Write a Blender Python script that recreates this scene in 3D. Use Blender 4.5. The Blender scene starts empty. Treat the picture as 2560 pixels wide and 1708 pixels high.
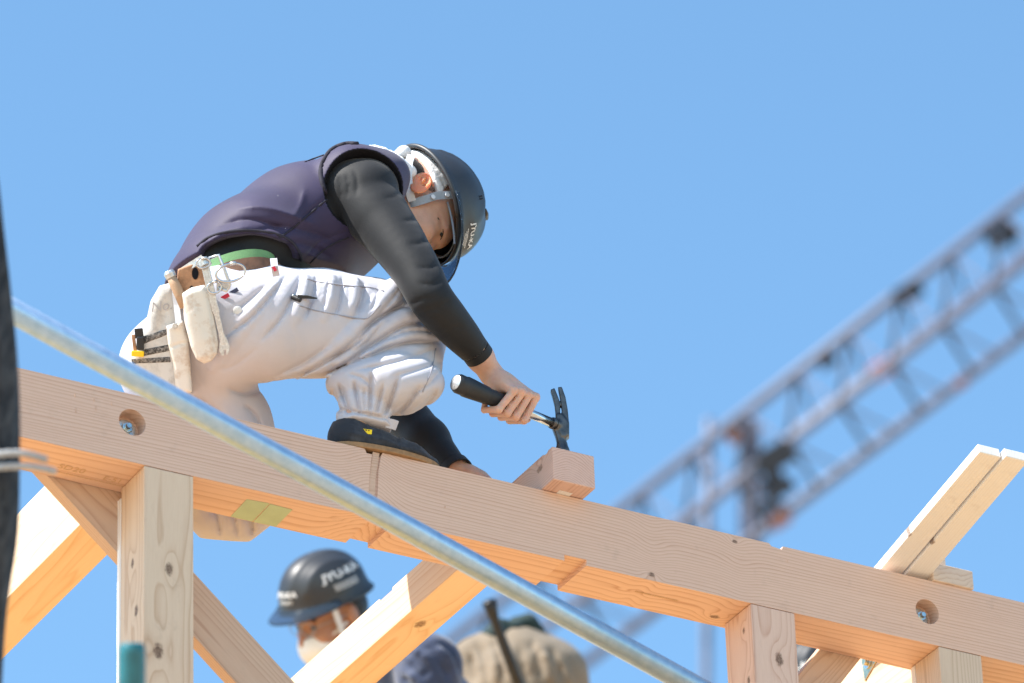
import bpy, bmesh, math, random
import numpy as np
from mathutils import Vector, Matrix

random.seed(7)
rng = np.random.default_rng(7)
scene = bpy.context.scene
COL = scene.collection

# ------------------------------------------------------------------ camera
FPX = 13632.5                      # focal length in pixels of the 2560 px wide photograph
CAM = np.array([-3.95531, -8.38046, -5.06379])
_yaw, _pitch, _roll = 0.518539, 0.521599, -0.035451
_f = np.array([math.sin(_yaw) * math.cos(_pitch), math.cos(_yaw) * math.cos(_pitch), math.sin(_pitch)])
_r0 = np.array([math.cos(_yaw), -math.sin(_yaw), 0.0])
_u0 = np.cross(_r0, _f)
RIGHT = math.cos(_roll) * _r0 + math.sin(_roll) * _u0
UP = -math.sin(_roll) * _r0 + math.cos(_roll) * _u0
FWD = _f
cam_data = bpy.data.cameras.new('camera')
cam_data.sensor_width = 36.0
cam_data.lens = FPX * 36.0 / 2560.0
cam_data.clip_start = 0.1
cam_data.clip_end = 2000.0
cam_data.dof.use_dof = True
cam_data.dof.focus_distance = 11.02
cam_data.dof.aperture_fstop = 4.0
cam = bpy.data.objects.new('camera', cam_data)
COL.objects.link(cam)
M = Matrix(((RIGHT[0], UP[0], -FWD[0], CAM[0]), (RIGHT[1], UP[1], -FWD[1], CAM[1]),
            (RIGHT[2], UP[2], -FWD[2], CAM[2]), (0, 0, 0, 1)))
cam.matrix_world = M
scene.camera = cam

# ------------------------------------------------------------------ world, sun, exposure
SUN = np.array([-0.645, 0.012, 0.764]); SUN = SUN / np.linalg.norm(SUN)
world = bpy.data.worlds.new('World')
scene.world = world
world.use_nodes = True
wn = world.node_tree
sky = wn.nodes.new('ShaderNodeTexSky')
sky.sky_type = 'NISHITA'
sky.sun_disc = False
sky.sun_elevation = math.asin(SUN[2])
sky.sun_rotation = math.atan2(SUN[0], SUN[1])
sky.altitude = 200.0
sky.air_density = 1.0
sky.dust_density = 0.25
sky.ozone_density = 0.9
bg = wn.nodes['Background']
bg.inputs['Strength'].default_value = 0.132
tint = wn.nodes.new('ShaderNodeMix')
tint.data_type = 'RGBA'; tint.blend_type = 'MULTIPLY'; tint.inputs[0].default_value = 1.0
tint.inputs[7].default_value = (0.80, 1.04, 1.07, 1.0)      # clear dry winter air
wn.links.new(sky.outputs[0], tint.inputs[6])
wn.links.new(tint.outputs[2], bg.inputs[0])
sun_data = bpy.data.lights.new('sun', 'SUN')
sun_data.energy = 5.0
sun_data.angle = math.radians(0.53)
sun_data.color = (1.0, 0.95, 0.88)
sun = bpy.data.objects.new('sun', sun_data)
COL.objects.link(sun)
sun.rotation_euler = Vector(SUN).to_track_quat('Z', 'Y').to_euler()
vs = scene.view_settings
vs.view_transform = 'Standard'
vs.look = 'None'
vs.gamma = 1.0
vs.use_curve_mapping = False
vs.exposure = 1.05
scene.cycles.max_bounces = 10
scene.cycles.diffuse_bounces = 6
scene.cycles.transmission_bounces = 6

# ------------------------------------------------------------------ helpers: places
DS = 2560.0 / 2350.0               # photo measured on a 2350 px wide view


def W(px, py, t):
    """point seen at view pixel (px, py) at depth t metres"""
    return CAM + t * (FWD + RIGHT * ((px * DS - 1280.0) / FPX) - UP * ((py * DS - 854.0) / FPX))


def WY(px, py, y):
    v = FWD + RIGHT * ((px * DS - 1280.0) / FPX) - UP * ((py * DS - 854.0) / FPX)
    return CAM + (y - CAM[1]) / v[1] * v


def nrm(v):
    v = np.asarray(v, float)
    return v / (np.linalg.norm(v) + 1e-12)


# ------------------------------------------------------------------ helpers: objects
def link(o, parent=None):
    COL.objects.link(o)
    if parent is not None:
        o.parent = parent
    return o


def tag(o, label=None, cat=None, group=None, kind=None):
    if label: o['label'] = label
    if cat: o['category'] = cat
    if group: o['group'] = group
    if kind: o['kind'] = kind
    return o


def thing(name, loc, label, cat, group=None):
    o = bpy.data.objects.new(name, None)
    o.empty_display_size = 0.1
    o.location = Vector([float(c) for c in loc])
    link(o)
    return tag(o, label, cat, group)


def mesh_obj(name, verts, faces, mat, parent=None, smooth=False, mats=None, matidx=None, autosmooth=None):
    """verts in world metres; parent is an unrotated empty (or None -> origin at the verts' middle)"""
    verts = np.asarray(verts, float)
    if parent is not None:
        base = np.zeros(3)
        p = parent
        while p is not None:
            base = base + np.array(p.location); p = p.parent
        loc = np.zeros(3)
    else:
        base = (verts.min(0) + verts.max(0)) / 2.0
        loc = base
    me = bpy.data.meshes.new(name)
    me.from_pydata((verts - base).tolist(), [], [list(map(int, f)) for f in faces])
    for m in (mats or [mat]):
        me.materials.append(m)
    if matidx is not None:
        me.polygons.foreach_set('material_index', np.asarray(matidx, np.int32))
    if smooth:
        me.polygons.foreach_set('use_smooth', [True] * len(me.polygons))
    me.update()
    o = bpy.data.objects.new(name, me)
    o.location = Vector([float(c) for c in loc])
    link(o, parent)
    if autosmooth is not None:
        me.polygons.foreach_set('use_smooth', [True] * len(me.polygons))
        me.set_sharp_from_angle(angle=math.radians(autosmooth))
    return o


class MB:
    """collects simple shapes into one mesh"""
    def __init__(self):
        self.v = []; self.f = []

    def add(self, v, f):
        n = len(self.v)
        self.v += [tuple(map(float, p)) for p in v]
        self.f += [[i + n for i in q] for q in f]
        return self

    def box(self, c, ax, half):
        c = np.asarray(c, float); ax = [np.asarray(a, float) for a in ax]
        v = []
        for k in (-1, 1):
            for j in (-1, 1):
                for i in (-1, 1):
                    v.append(c + i * half[0] * ax[0] + j * half[1] * ax[1] + k * half[2] * ax[2])
        f = [(0, 2, 3, 1), (4, 5, 7, 6), (0, 1, 5, 4), (2, 6, 7, 3), (0, 4, 6, 2), (1, 3, 7, 5)]
        return self.add(v, f)

    def tube(self, pts, rad, n=16, caps=True, up=None, flat=1.0):
        pts = [np.asarray(p, float) for p in pts]
        if not hasattr(rad, '__len__'): rad = [rad] * len(pts)
        m = len(pts)
        tang = [nrm(pts[min(i + 1, m - 1)] - pts[max(i - 1, 0)]) for i in range(m)]
        ref = np.asarray(up, float) if up is not None else (np.array([0, 0, 1.0]) if abs(tang[0][2]) < 0.9 else np.array([1.0, 0, 0]))
        v = []; f = []
        e1 = nrm(ref - tang[0] * (ref @ tang[0]))
        for i in range(m):
            e1 = nrm(e1 - tang[i] * (e1 @ tang[i]))
            e2 = np.cross(tang[i], e1)
            for k in range(n):
                a = 2 * math.pi * k / n
                v.append(pts[i] + rad[i] * (math.cos(a) * e1 + flat * math.sin(a) * e2))
        for i in range(m - 1):
            for k in range(n):
                k2 = (k + 1) % n
                f.append((i * n + k, i * n + k2, (i + 1) * n + k2, (i + 1) * n + k))
        if caps:
            f.append(tuple(range(n - 1, -1, -1)))
            f.append(tuple((m - 1) * n + k for k in range(n)))
        return self.add(v, f)

    def ribbon(self, pts, wdir, width, thick):
        """flat strap: pts centre line, wdir width direction(s)"""
        pts = [np.asarray(p, float) for p in pts]
        m = len(pts)
        wd = wdir if isinstance(wdir, list) else [wdir] * m
        if not hasattr(width, '__len__'): width = [width] * m
        v = []; f = []
        for i in range(m):
            t = nrm(pts[min(i + 1, m - 1)] - pts[max(i - 1, 0)])
            w = nrm(np.asarray(wd[i], float) - t * (np.asarray(wd[i], float) @ t))
            n = np.cross(t, w)
            for a, b in ((-1, -1), (1, -1), (1, 1), (-1, 1)):
                v.append(pts[i] + w * a * width[i] / 2 + n * b * thick / 2)
        for i in range(m - 1):
            for k in range(4):
                k2 = (k + 1) % 4
                f.append((i * 4 + k, i * 4 + k2, (i + 1) * 4 + k2, (i + 1) * 4 + k))
        f.append((3, 2, 1, 0)); f.append(tuple((m - 1) * 4 + k for k in range(4)))
        return self.add(v, f)

    def prism(self, outline, org, ex, ey, ez, depth):
        """closed 2D outline (counter clockwise) extruded along ez by depth"""
        org = np.asarray(org, float)
        n = len(outline)
        a = [org + x * np.asarray(ex) + y * np.asarray(ey) for x, y in outline]
        b = [p + depth * np.asarray(ez) for p in a]
        f = [tuple(range(n - 1, -1, -1)), tuple(range(n, 2 * n))]
        for i in range(n):
            j = (i + 1) % n
            f.append((i, j, n + j, n + i))
        return self.add(a + b, f)

    def build(self, name, mat, parent=None, smooth=False, autosmooth=None, bevel=0.0, seg=2):
        o = mesh_obj(name, self.v, self.f, mat, parent, smooth, autosmooth=None)
        me = o.data
        bm = bmesh.new(); bm.from_mesh(me)
        bmesh.ops.recalc_face_normals(bm, faces=bm.faces)
        bm.to_mesh(me); bm.free()
        if bevel > 0:
            md = o.modifiers.new('bevel', 'BEVEL')
            md.width = bevel; md.segments = seg; md.limit_method = 'ANGLE'; md.angle_limit = math.radians(35)
            md.harden_normals = False
        if autosmooth is not None:
            me.polygons.foreach_set('use_smooth', [True] * len(me.polygons))
            me.set_sharp_from_angle(angle=math.radians(autosmooth))
        return o


def spline(pts, n=8):
    """Catmull-Rom through pts (any dimension)"""
    P = [np.asarray(p, float) for p in pts]
    P = [2 * P[0] - P[1]] + P + [2 * P[-1] - P[-2]]
    out = []
    for i in range(1, len(P) - 2):
        for k in range(n):
            t = k / n
            out.append(0.5 * ((2 * P[i]) + (-P[i - 1] + P[i + 1]) * t + (2 * P[i - 1] - 5 * P[i] + 4 * P[i + 1] - P[i + 2]) * t * t
                              + (-P[i - 1] + 3 * P[i] - 3 * P[i + 1] + P[i + 2]) * t ** 3))
    out.append(P[-2])
    return out


# ------------------------------------------------------------------ helpers: implicit surfaces (for bodies and clothes)
class Field:
    def __init__(self, lo, hi, h):
        self.lo = np.asarray(lo, float); self.h = h
        self.n = np.ceil((np.asarray(hi) - self.lo) / h).astype(int) + 1
        self.v = np.full(tuple(self.n), 0.2, np.float32)

    def block(self, lo, hi):
        i0 = np.clip(np.floor((np.asarray(lo) - self.lo) / self.h).astype(int), 0, self.n - 1)
        i1 = np.clip(np.ceil((np.asarray(hi) - self.lo) / self.h).astype(int) + 1, 1, self.n)
        if np.any(i1 <= i0): return None, None
        ax = [(self.lo[k] + self.h * np.arange(i0[k], i1[k])).astype(np.float32) for k in range(3)]
        sl = tuple(slice(i0[k], i1[k]) for k in range(3))
        return sl, np.meshgrid(*ax, indexing='ij', sparse=True)

    def put(self, lo, hi, fn, k, mode='u'):
        m = 0.035 + k
        sl, g = self.block(np.asarray(lo) - m, np.asarray(hi) + m)
        if sl is None: return
        d = fn(g).astype(np.float32)
        a = self.v[sl]
        if mode == 'u':
            if k > 0:
                hh = np.maximum(k - np.abs(a - d), 0) / k
                self.v[sl] = np.minimum(a, d) - hh * hh * k * 0.25
            else:
                self.v[sl] = np.minimum(a, d)
        elif mode == 's':
            d = -d
            if k > 0:
                hh = np.maximum(k - np.abs(a - d), 0) / k
                self.v[sl] = np.maximum(a, d) + hh * hh * k * 0.25
            else:
                self.v[sl] = np.maximum(a, d)

    def cone(self, A, B, ra, rb, k=0.02, lat=None, ks=1.0, mode='u'):
        A = np.asarray(A, float); B = np.asarray(B, float)
        R = max(ra, rb) * max(1.0, ks)
        ab = B - A; L2 = ab @ ab + 1e-12
        l = nrm(lat) if lat is not None else None

        def fn(g):
            x, y, z = g[0] - A[0], g[1] - A[1], g[2] - A[2]
            t = np.clip((x * ab[0] + y * ab[1] + z * ab[2]) / L2, 0, 1)
            qx, qy, qz = x - t * ab[0], y - t * ab[1], z - t * ab[2]
            if l is not None:
                s = (qx * l[0] + qy * l[1] + qz * l[2]) * (1 - 1 / ks)
                qx, qy, qz = qx - s * l[0], qy - s * l[1], qz - s * l[2]
            return np.sqrt(qx * qx + qy * qy + qz * qz) - (ra + (rb - ra) * t)
        self.put(np.minimum(A, B) - R, np.maximum(A, B) + R, fn, k, mode)

    def chain(self, pts, k=0.02, lat=None, ks=1.0, mode='u'):
        for (A, ra), (B, rb) in zip(pts[:-1], pts[1:]):
            self.cone(A, B, ra, rb, k, lat, ks, mode)

    def ell(self, c, ax, r, k=0.02, mode='u'):
        c = np.asarray(c, float); ax = [nrm(a) for a in ax]
        R = max(r)

        def fn(g):
            x, y, z = g[0] - c[0], g[1] - c[1], g[2] - c[2]
            q = [(x * a[0] + y * a[1] + z * a[2]) for a in ax]
            k0 = np.sqrt(sum((q[i] / r[i]) ** 2 for i in range(3)))
            k1 = np.sqrt(sum((q[i] / r[i] ** 2) ** 2 for i in range(3))) + 1e-6
            return k0 * (k0 - 1.0) / k1
        self.put(c - R, c + R, fn, k, mode)

    def plane_cut(self, p, n, k=0.0):
        """remove the side n points to"""
        p = np.asarray(p, float); n = nrm(n)
        sl, g = self.block(self.lo, self.lo + self.h * self.n)
        d = ((g[0] - p[0]) * n[0] + (g[1] - p[1]) * n[1] + (g[2] - p[2]) * n[2]).astype(np.float32)
        self.v = np.maximum(self.v, d)

    def fold(self, pts, amp, width, n=10, sharp=False, sheet=False):
        """groove (amp > 0) or ridge (amp < 0) along a line of points near the surface"""
        P = spline(pts, n) if len(pts) > 2 else [np.asarray(pts[0]) * (1 - i / 8) + np.asarray(pts[1]) * (i / 8) for i in range(9)]
        P = np.array(P)
        ext = 2.6 * width + (0.035 if sheet else 0.0)
        lo = P.min(0) - ext; hi = P.max(0) + ext
        sl, g = self.block(lo, hi)
        if sl is None: return
        best = None
        m = len(P) - 1
        if sheet:
            G = [g[0] * e[0] + g[1] * e[1] + g[2] * e[2] for e in (RIGHT, UP, FWD)]
            PP = np.stack([P @ RIGHT, P @ UP, P @ FWD], 1)
        for i in range(m):
            if sheet:                      # the groove reaches straight in from the camera side
                A = PP[i]; ab = PP[i + 1] - A; L2 = ab[0] ** 2 + ab[1] ** 2 + 1e-12
                x, y, z = G[0] - A[0], G[1] - A[1], G[2] - A[2]
                t = np.clip((x * ab[0] + y * ab[1]) / L2, 0, 1)
                d2 = (x - t * ab[0]) ** 2 + (y - t * ab[1]) ** 2 + 0.012 * (z - t * ab[2]) ** 2
            else:
                A = P[i]; ab = P[i + 1] - A; L2 = ab @ ab + 1e-12
                x, y, z = g[0] - A[0], g[1] - A[1], g[2] - A[2]
                t = np.clip((x * ab[0] + y * ab[1] + z * ab[2]) / L2, 0, 1)
                d2 = (x - t * ab[0]) ** 2 + (y - t * ab[1]) ** 2 + (z - t * ab[2]) ** 2
            s = np.minimum(1.0, 4.0 * np.minimum((i + t) / m, 1 - (i + t) / m) + 0.15)   # tapered ends
            e = s * (np.exp(-np.sqrt(d2) / width * 1.3) if sharp else np.exp(-d2 / (width * width)))
            best = e if best is None else np.maximum(best, e)
        self.v[sl] += (amp * best).astype(np.float32)

    def hit(self, px, py, t0=10.3, t1=11.7):
        ts = np.arange(t0, t1, self.h * 0.5)
        P = np.array([W(px, py, t) for t in (t0, t1)])
        Q = P[0] + (P[1] - P[0]) * ((ts - t0) / (t1 - t0))[:, None]
        i = np.round((Q - self.lo) / self.h).astype(int)
        ok = ((i >= 0) & (i < self.n)).all(1)
        val = np.full(len(ts), 1.0); j = i[ok]
        val[ok] = self.v[j[:, 0], j[:, 1], j[:, 2]]
        w = np.where(val < 0)[0]
        return ts[w[0]] if len(w) else None

    def crease(self, pp, amp, width, t0=10.3, t1=11.7, sharp=False):
        """fold along view pixels, laid on the surface that faces the camera"""
        out = []
        for a, b in zip(pp[:-1], pp[1:]):
            for k in range(4):
                out.append(np.array(a[:2], float) * (1 - k / 4) + np.array(b[:2], float) * (k / 4))
        out.append(np.array(pp[-1][:2], float))
        out = [o_[:2] for o_ in spline([np.append(np.array(q[:2], float), 0.0) for q in pp], 5)]
        P = []
        for x, y in out:
            t = self.hit(x, y, t0, t1)
            if t is not None: P.append(W(x, y, t))
        if len(P) >= 3:
            self.fold(P, amp, width, 1, sharp, True)

    def roll(self, pp, raise_, k, t0=10.3, t1=11.7):
        """a roll of cloth: pp = (x, y, radius in view pixels) laid on the surface, standing raise_ pixels proud"""
        pts = []
        S_ = spline(pp, 4)
        for i, (x, y, r) in enumerate(S_):
            t = self.hit(x, y, t0, t1)
            u = math.sin(math.pi * (i + 0.5) / len(S_)) ** 0.7
            if t is not None: pts.append((W(x, y, t + (r - raise_ * u) * PX), r * PX))
        if len(pts) > 1: self.chain(pts, k)

    def slab(self, outline, org, ex, ey, ez, hz, r, k=0.0, mode='u', bend=None):
        """rounded plate from a 2D outline; bend(x, y) shifts it along ez"""
        O = np.asarray(outline, float); org = np.asarray(org, float)
        c = np.array([org + x * ex + y * ey for x, y in O])
        R = hz + (0.06 if bend else 0.0)

        def fn(g):
            dx, dy, dz = g[0] - org[0], g[1] - org[1], g[2] - org[2]
            X = dx * ex[0] + dy * ex[1] + dz * ex[2]; Y = dx * ey[0] + dy * ey[1] + dz * ey[2]; Z = dx * ez[0] + dy * ez[1] + dz * ez[2]
            if bend: Z = Z - bend(X, Y)
            d2 = np.full(X.shape, 1e9); ins = np.zeros(X.shape, bool)
            for i in range(len(O)):
                a = O[i]; b = O[(i + 1) % len(O)]; e = b - a
                t = np.clip(((X - a[0]) * e[0] + (Y - a[1]) * e[1]) / (e @ e), 0, 1)
                d2 = np.minimum(d2, (X - a[0] - t * e[0]) ** 2 + (Y - a[1] - t * e[1]) ** 2)
                cond = (a[1] > Y) != (b[1] > Y)
                with np.errstate(divide='ignore', invalid='ignore'):
                    xi = (b[0] - a[0]) * (Y - a[1]) / (b[1] - a[1] + 1e-12) + a[0]
                ins ^= cond & (X < xi)
            d = np.sqrt(d2); d = np.where(ins, -d, d)
            u = np.maximum(d + r, 0); w = np.maximum(np.abs(Z) - hz + r, 0)
            return np.sqrt(u * u + w * w) + np.minimum(np.maximum(d + r, np.abs(Z) - hz + r), 0) - r
        self.put(c.min(0) - R, c.max(0) + R, fn, k, mode)

    def cut_local(self, p, n, rad):
        p = np.asarray(p, float); n = nrm(n)
        sl, g = self.block(p - rad, p + rad)
        d = ((g[0] - p[0]) * n[0] + (g[1] - p[1]) * n[1] + (g[2] - p[2]) * n[2]).astype(np.float32)
        self.v[sl] = np.maximum(self.v[sl], d)

    def mesh(self, cutz=None):
        v = self.v; h = self.h
        neg = v < 0
        c = np.zeros(tuple(self.n - 1), np.int8)
        for i in (0, 1):
            for j in (0, 1):
                for k in (0, 1):
                    c += neg[i:self.n[0] - 1 + i, j:self.n[1] - 1 + j, k:self.n[2] - 1 + k]
        act = (c > 0) & (c < 8)
        idx = np.full(act.shape, -1, np.int32)
        cells = np.argwhere(act)
        idx[act] = np.arange(len(cells))
        acc = np.zeros((len(cells), 3)); cnt = np.zeros(len(cells))
        corner = {}
        for i in (0, 1):
            for j in (0, 1):
                for k in (0, 1):
                    corner[i, j, k] = v[cells[:, 0] + i, cells[:, 1] + j, cells[:, 2] + k].astype(float)
        for a in list(corner):
            for ax in range(3):
                if a[ax] == 0:
                    b = list(a); b[ax] = 1; b = tuple(b)
                    va, vb = corner[a], corner[b]
                    m = (va < 0) != (vb < 0)
                    t = va[m] / (va[m] - vb[m])
                    p = np.tile(np.array(a, float), (m.sum(), 1)); p[:, ax] += t
                    acc[m] += p; cnt[m] += 1
        verts = (cells + acc / cnt[:, None]) * h + self.lo
        faces = []
        for ax in range(3):
            o1, o2 = [(1, 2), (2, 0), (0, 1)][ax]
            s0 = [slice(None)] * 3; s1 = [slice(None)] * 3
            s0[ax] = slice(0, -1); s1[ax] = slice(1, None)
            cr = neg[tuple(s0)] != neg[tuple(s1)]
            sgn = neg[tuple(s0)]
            e = np.argwhere(cr)
            ok = (e[:, o1] > 0) & (e[:, o2] > 0) & (e[:, o1] < self.n[o1] - 1) & (e[:, o2] < self.n[o2] - 1)
            e = e[ok]
            s = sgn[e[:, 0], e[:, 1], e[:, 2]]
            def cell(d1, d2):
                q = e.copy(); q[:, o1] -= d1; q[:, o2] -= d2
                return idx[q[:, 0], q[:, 1], q[:, 2]]
            q = np.stack([cell(1, 1), cell(0, 1), cell(0, 0), cell(1, 0)], 1)
            q[~s] = q[~s][:, ::-1]
            faces.append(q)
        F = np.concatenate(faces)
        F = F[(F >= 0).all(1)]
        return verts, F


def smooth_mesh(v, F, it=2, lam=0.35):
    n = len(v)
    E = np.concatenate([F[:, [0, 1]], F[:, [1, 2]], F[:, [2, 3]], F[:, [3, 0]]])
    for k in range(it):
        s = np.zeros_like(v); c = np.zeros(n)
        for a, b in ((0, 1), (1, 0)):
            for d in range(3):
                s[:, d] += np.bincount(E[:, a], weights=v[E[:, b], d], minlength=n)
            c += np.bincount(E[:, a], minlength=n)
        v = v + lam * (s / np.maximum(c, 1)[:, None] - v)
    return v


def field_obj(name, F, mat, parent, it=1, rough=0.0, mats=None, matfn=None):
    v, f = F.mesh()
    v = smooth_mesh(v, f, it)
    if rough: v = v + rng.normal(0, rough, v.shape)
    me = bpy.data.meshes.new(name)
    base = np.zeros(3); p = parent
    while p is not None:
        base = base + np.array(p.location); p = p.parent
    vv = (v - base)
    me.vertices.add(len(vv)); me.vertices.foreach_set('co', vv.astype(np.float32).ravel())
    me.loops.add(len(f) * 4); me.loops.foreach_set('vertex_index', f.astype(np.int32).ravel())
    me.polygons.add(len(f))
    me.polygons.foreach_set('loop_start', np.arange(0, len(f) * 4, 4, dtype=np.int32))
    try:
        me.polygons.foreach_set('loop_total', np.full(len(f), 4, np.int32))
    except Exception:
        pass
    for m in (mats or [mat]): me.materials.append(m)
    if matfn is not None:
        me.polygons.foreach_set('material_index', np.asarray(matfn(v[f].mean(1)), np.int32))
    me.update(calc_edges=True)
    me.polygons.foreach_set('use_smooth', np.ones(len(f), bool))
    me.validate()
    o = bpy.data.objects.new(name, me)
    link(o, parent)
    return o


# ------------------------------------------------------------------ helpers: materials
class NT:
    def __init__(self, name):
        self.m = bpy.data.materials.new(name); self.m.use_nodes = True
        self.t = self.m.node_tree; self.t.nodes.clear()
        self.out = self.t.nodes.new('ShaderNodeOutputMaterial')
        self.b = self.t.nodes.new('ShaderNodeBsdfPrincipled')
        self.t.links.new(self.b.outputs[0], self.out.inputs[0])

    def n(self, typ, **kw):
        nd = self.t.nodes.new('ShaderNode' + typ)
        for k, v in kw.items(): setattr(nd, k, v)
        return nd

    def set(self, sock, val):
        if hasattr(val, 'is_output') or hasattr(val, 'links'):
            self.t.links.new(val, sock)
        else:
            sock.default_value = val

    def math(self, op, a, b=None, c=None, clamp=False):
        nd = self.n('Math', operation=op); nd.use_clamp = clamp
        self.set(nd.inputs[0], a)
        if b is not None: self.set(nd.inputs[1], b)
        if c is not None: self.set(nd.inputs[2], c)
        return nd.outputs[0]

    def vmath(self, op, a, b=None, out=0):
        nd = self.n('VectorMath', operation=op)
        self.set(nd.inputs[0], a)
        if b is not None: self.set(nd.inputs[1], b)
        return nd.outputs[out]

    def obj(self):
        return self.n('TexCoord').outputs['Object']

    def map(self, vec, scale=(1, 1, 1), loc=(0, 0, 0)):
        nd = self.n('Mapping'); self.set(nd.inputs[0], vec)
        nd.inputs['Scale'].default_value = scale; nd.inputs['Location'].default_value = loc
        return nd.outputs[0]

    def noise(self, vec, scale, detail=3, rough=0.5, col=False, dist=0.0):
        nd = self.n('TexNoise'); self.set(nd.inputs['Vector'], vec)
        nd.inputs['Scale'].default_value = scale; nd.inputs['Detail'].default_value = detail
        nd.inputs['Roughness'].default_value = rough; nd.inputs['Distortion'].default_value = dist
        return nd.outputs[1 if col else 0]

    def ramp(self, fac, stops, interp='LINEAR'):
        nd = self.n('ValToRGB'); self.set(nd.inputs[0], fac)
        cr = nd.color_ramp; cr.interpolation = interp
        while len(cr.elements) < len(stops): cr.elements.new(0.5)
        for e, (p, c) in zip(cr.elements, stops):
            e.position = p; e.color = (c, c, c, 1) if not hasattr(c, '__len__') else (*c, 1)
        return nd.outputs[0]

    def mix(self, fac, a, b, blend='MIX'):
        nd = self.n('Mix', data_type='RGBA', blend_type=blend)
        self.set(nd.inputs[0], fac)
        for s, v in ((nd.inputs[6], a), (nd.inputs[7], b)):
            self.set(s, (*v, 1) if isinstance(v, tuple) and len(v) == 3 else v)
        return nd.outputs[2]

    def bump(self, h, strength=0.3, dist=0.002, normal=None):
        nd = self.n('Bump'); nd.inputs['Strength'].default_value = strength; nd.inputs['Distance'].default_value = dist
        self.set(nd.inputs['Height'], h)
        if normal is not None: self.set(nd.inputs['Normal'], normal)
        return nd.outputs[0]

    def fin(self, col=None, rough=0.6, metal=0.0, spec=0.4, normal=None, **kw):
        b = self.b
        if col is not None: self.set(b.inputs['Base Color'], (*col, 1) if isinstance(col, tuple) and len(col) == 3 else col)
        self.set(b.inputs['Roughness'], rough); self.set(b.inputs['Metallic'], metal)
        b.inputs['Specular IOR Level'].default_value = spec
        if normal is not None: self.set(b.inputs['Normal'], normal)
        for k, v in kw.items(): b.inputs[k].default_value = v
        return self.m


def wood(name, pith=(0.03, -0.05), freq=150.0, light=(0.64, 0.47, 0.33), dark=(0.42, 0.25, 0.16), knots=(), warp=0.006, contrast=1.0, rough=0.62, seed=0.0):
    """solid timber: growth rings round a pith that runs along local X, knots push the rings aside"""
    t = NT(name)
    p = t.obj()
    w1 = t.noise(t.map(p, (1.1, 7, 7), (seed, seed * 1.7, 3)), 1.6, 2, 0.5, col=True)
    off = t.vmath('MULTIPLY', t.vmath('SUBTRACT', w1, (0.5, 0.5, 0.5)), (0, warp * 4, warp * 4))
    q = t.vmath('ADD', p, off)
    q = t.vmath('SUBTRACT', q, (0, pith[0], pith[1]))
    q = t.vmath('MULTIPLY', q, (0, 1, 1))
    r = t.vmath('LENGTH', q, out=1)
    kmask = None; kring = None
    for (kx, ky, kz, kr, push, ax) in knots:
        sc = {'x': (0.0, 1, 1), 'y': (0.62, 0.0, 1.0), 'z': (0.62, 1.0, 0.0), 's': (1.5, 0.0, 0.45)}[ax]
        d = t.vmath('LENGTH', t.vmath('MULTIPLY', t.vmath('SUBTRACT', p, (kx, ky, kz)), sc), out=1)
        g = t.math('EXPONENT', t.math('MULTIPLY', t.math('POWER', t.math('DIVIDE', d, abs(kr) * 2.6), 2.0), -1.0))
        r = t.math('ADD', r, t.math('MULTIPLY', g, push))
        if kr > 0:
            edge = t.noise(p, 160, 2)
            dd = t.math('ADD', d, t.math('MULTIPLY', t.math('SUBTRACT', edge, 0.5), kr * 0.9))
            mr = t.n('MapRange', interpolation_type='SMOOTHSTEP'); t.set(mr.inputs[0], dd)
            mr.inputs[1].default_value = kr * 0.45; mr.inputs[2].default_value = kr * 1.15; mr.inputs[3].default_value = 1.0; mr.inputs[4].default_value = 0.0
            kmask = mr.outputs[0] if kmask is None else t.math('MAXIMUM', kmask, mr.outputs[0])
            kr_ = t.math('FRACT', t.math('DIVIDE', dd, kr * 0.33))
            kring = kr_ if kring is None else t.math('MULTIPLY', kring, kr_)
    rn = t.noise(t.map(p, (0.6, 10, 10), (seed * 3.1, 0, 0)), 2.0, 2)
    ring = t.math('ADD', t.math('MULTIPLY', r, freq), t.math('MULTIPLY', rn, 3.4))
    saw = t.math('FRACT', ring)
    lw = t.ramp(saw, [(0.0, 0.55), (0.06, 0.06), (0.5, 0.10), (0.80, 0.45), (0.95, 1.0), (1.0, 0.55)])
    vary = t.noise(t.map(p, (0.5, 30, 30), (seed, 5, 5)), 1.5, 2)
    lw = t.math('MULTIPLY', lw, t.math('MULTIPLY_ADD', vary, 1.1, 0.15), clamp=True)
    lw = t.math('MULTIPLY', lw, contrast, clamp=True)
    col = t.mix(lw, light, dark)
    big = t.noise(t.map(p, (1.2, 9, 9), (seed + 9, 0, 0)), 2.5, 3)
    col = t.mix(t.math('MULTIPLY', big, 0.30), col, (light[0] * 0.80, light[1] * 0.70, light[2] * 0.66))
    fib = t.noise(t.map(p, (9, 240, 240)), 3.0, 3, 0.6)
    col = t.mix(t.math('MULTIPLY_ADD', fib, 0.42, -0.10, clamp=True), col, (dark[0] * 0.85, dark[1] * 0.8, dark[2] * 0.75))
    dirt = t.noise(p, 22.0, 5, 0.65)
    col = t.mix(t.ramp(dirt, [(0.60, 0.0), (0.78, 0.22)]), col, (0.30, 0.22, 0.17))
    if kmask is not None:
        kc = t.mix(kring, (0.10, 0.055, 0.035), (0.30, 0.18, 0.11))
        col = t.mix(t.math('MULTIPLY', kmask, t.math('MULTIPLY_ADD', t.noise(p, 300, 3), 0.9, 0.35, clamp=True)), col, kc)
    h = t.math('ADD', t.math('MULTIPLY', lw, -0.35), fib)
    return t.fin(col, rough, 0, 0.28, t.bump(h, 0.22, 0.0012))


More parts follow.
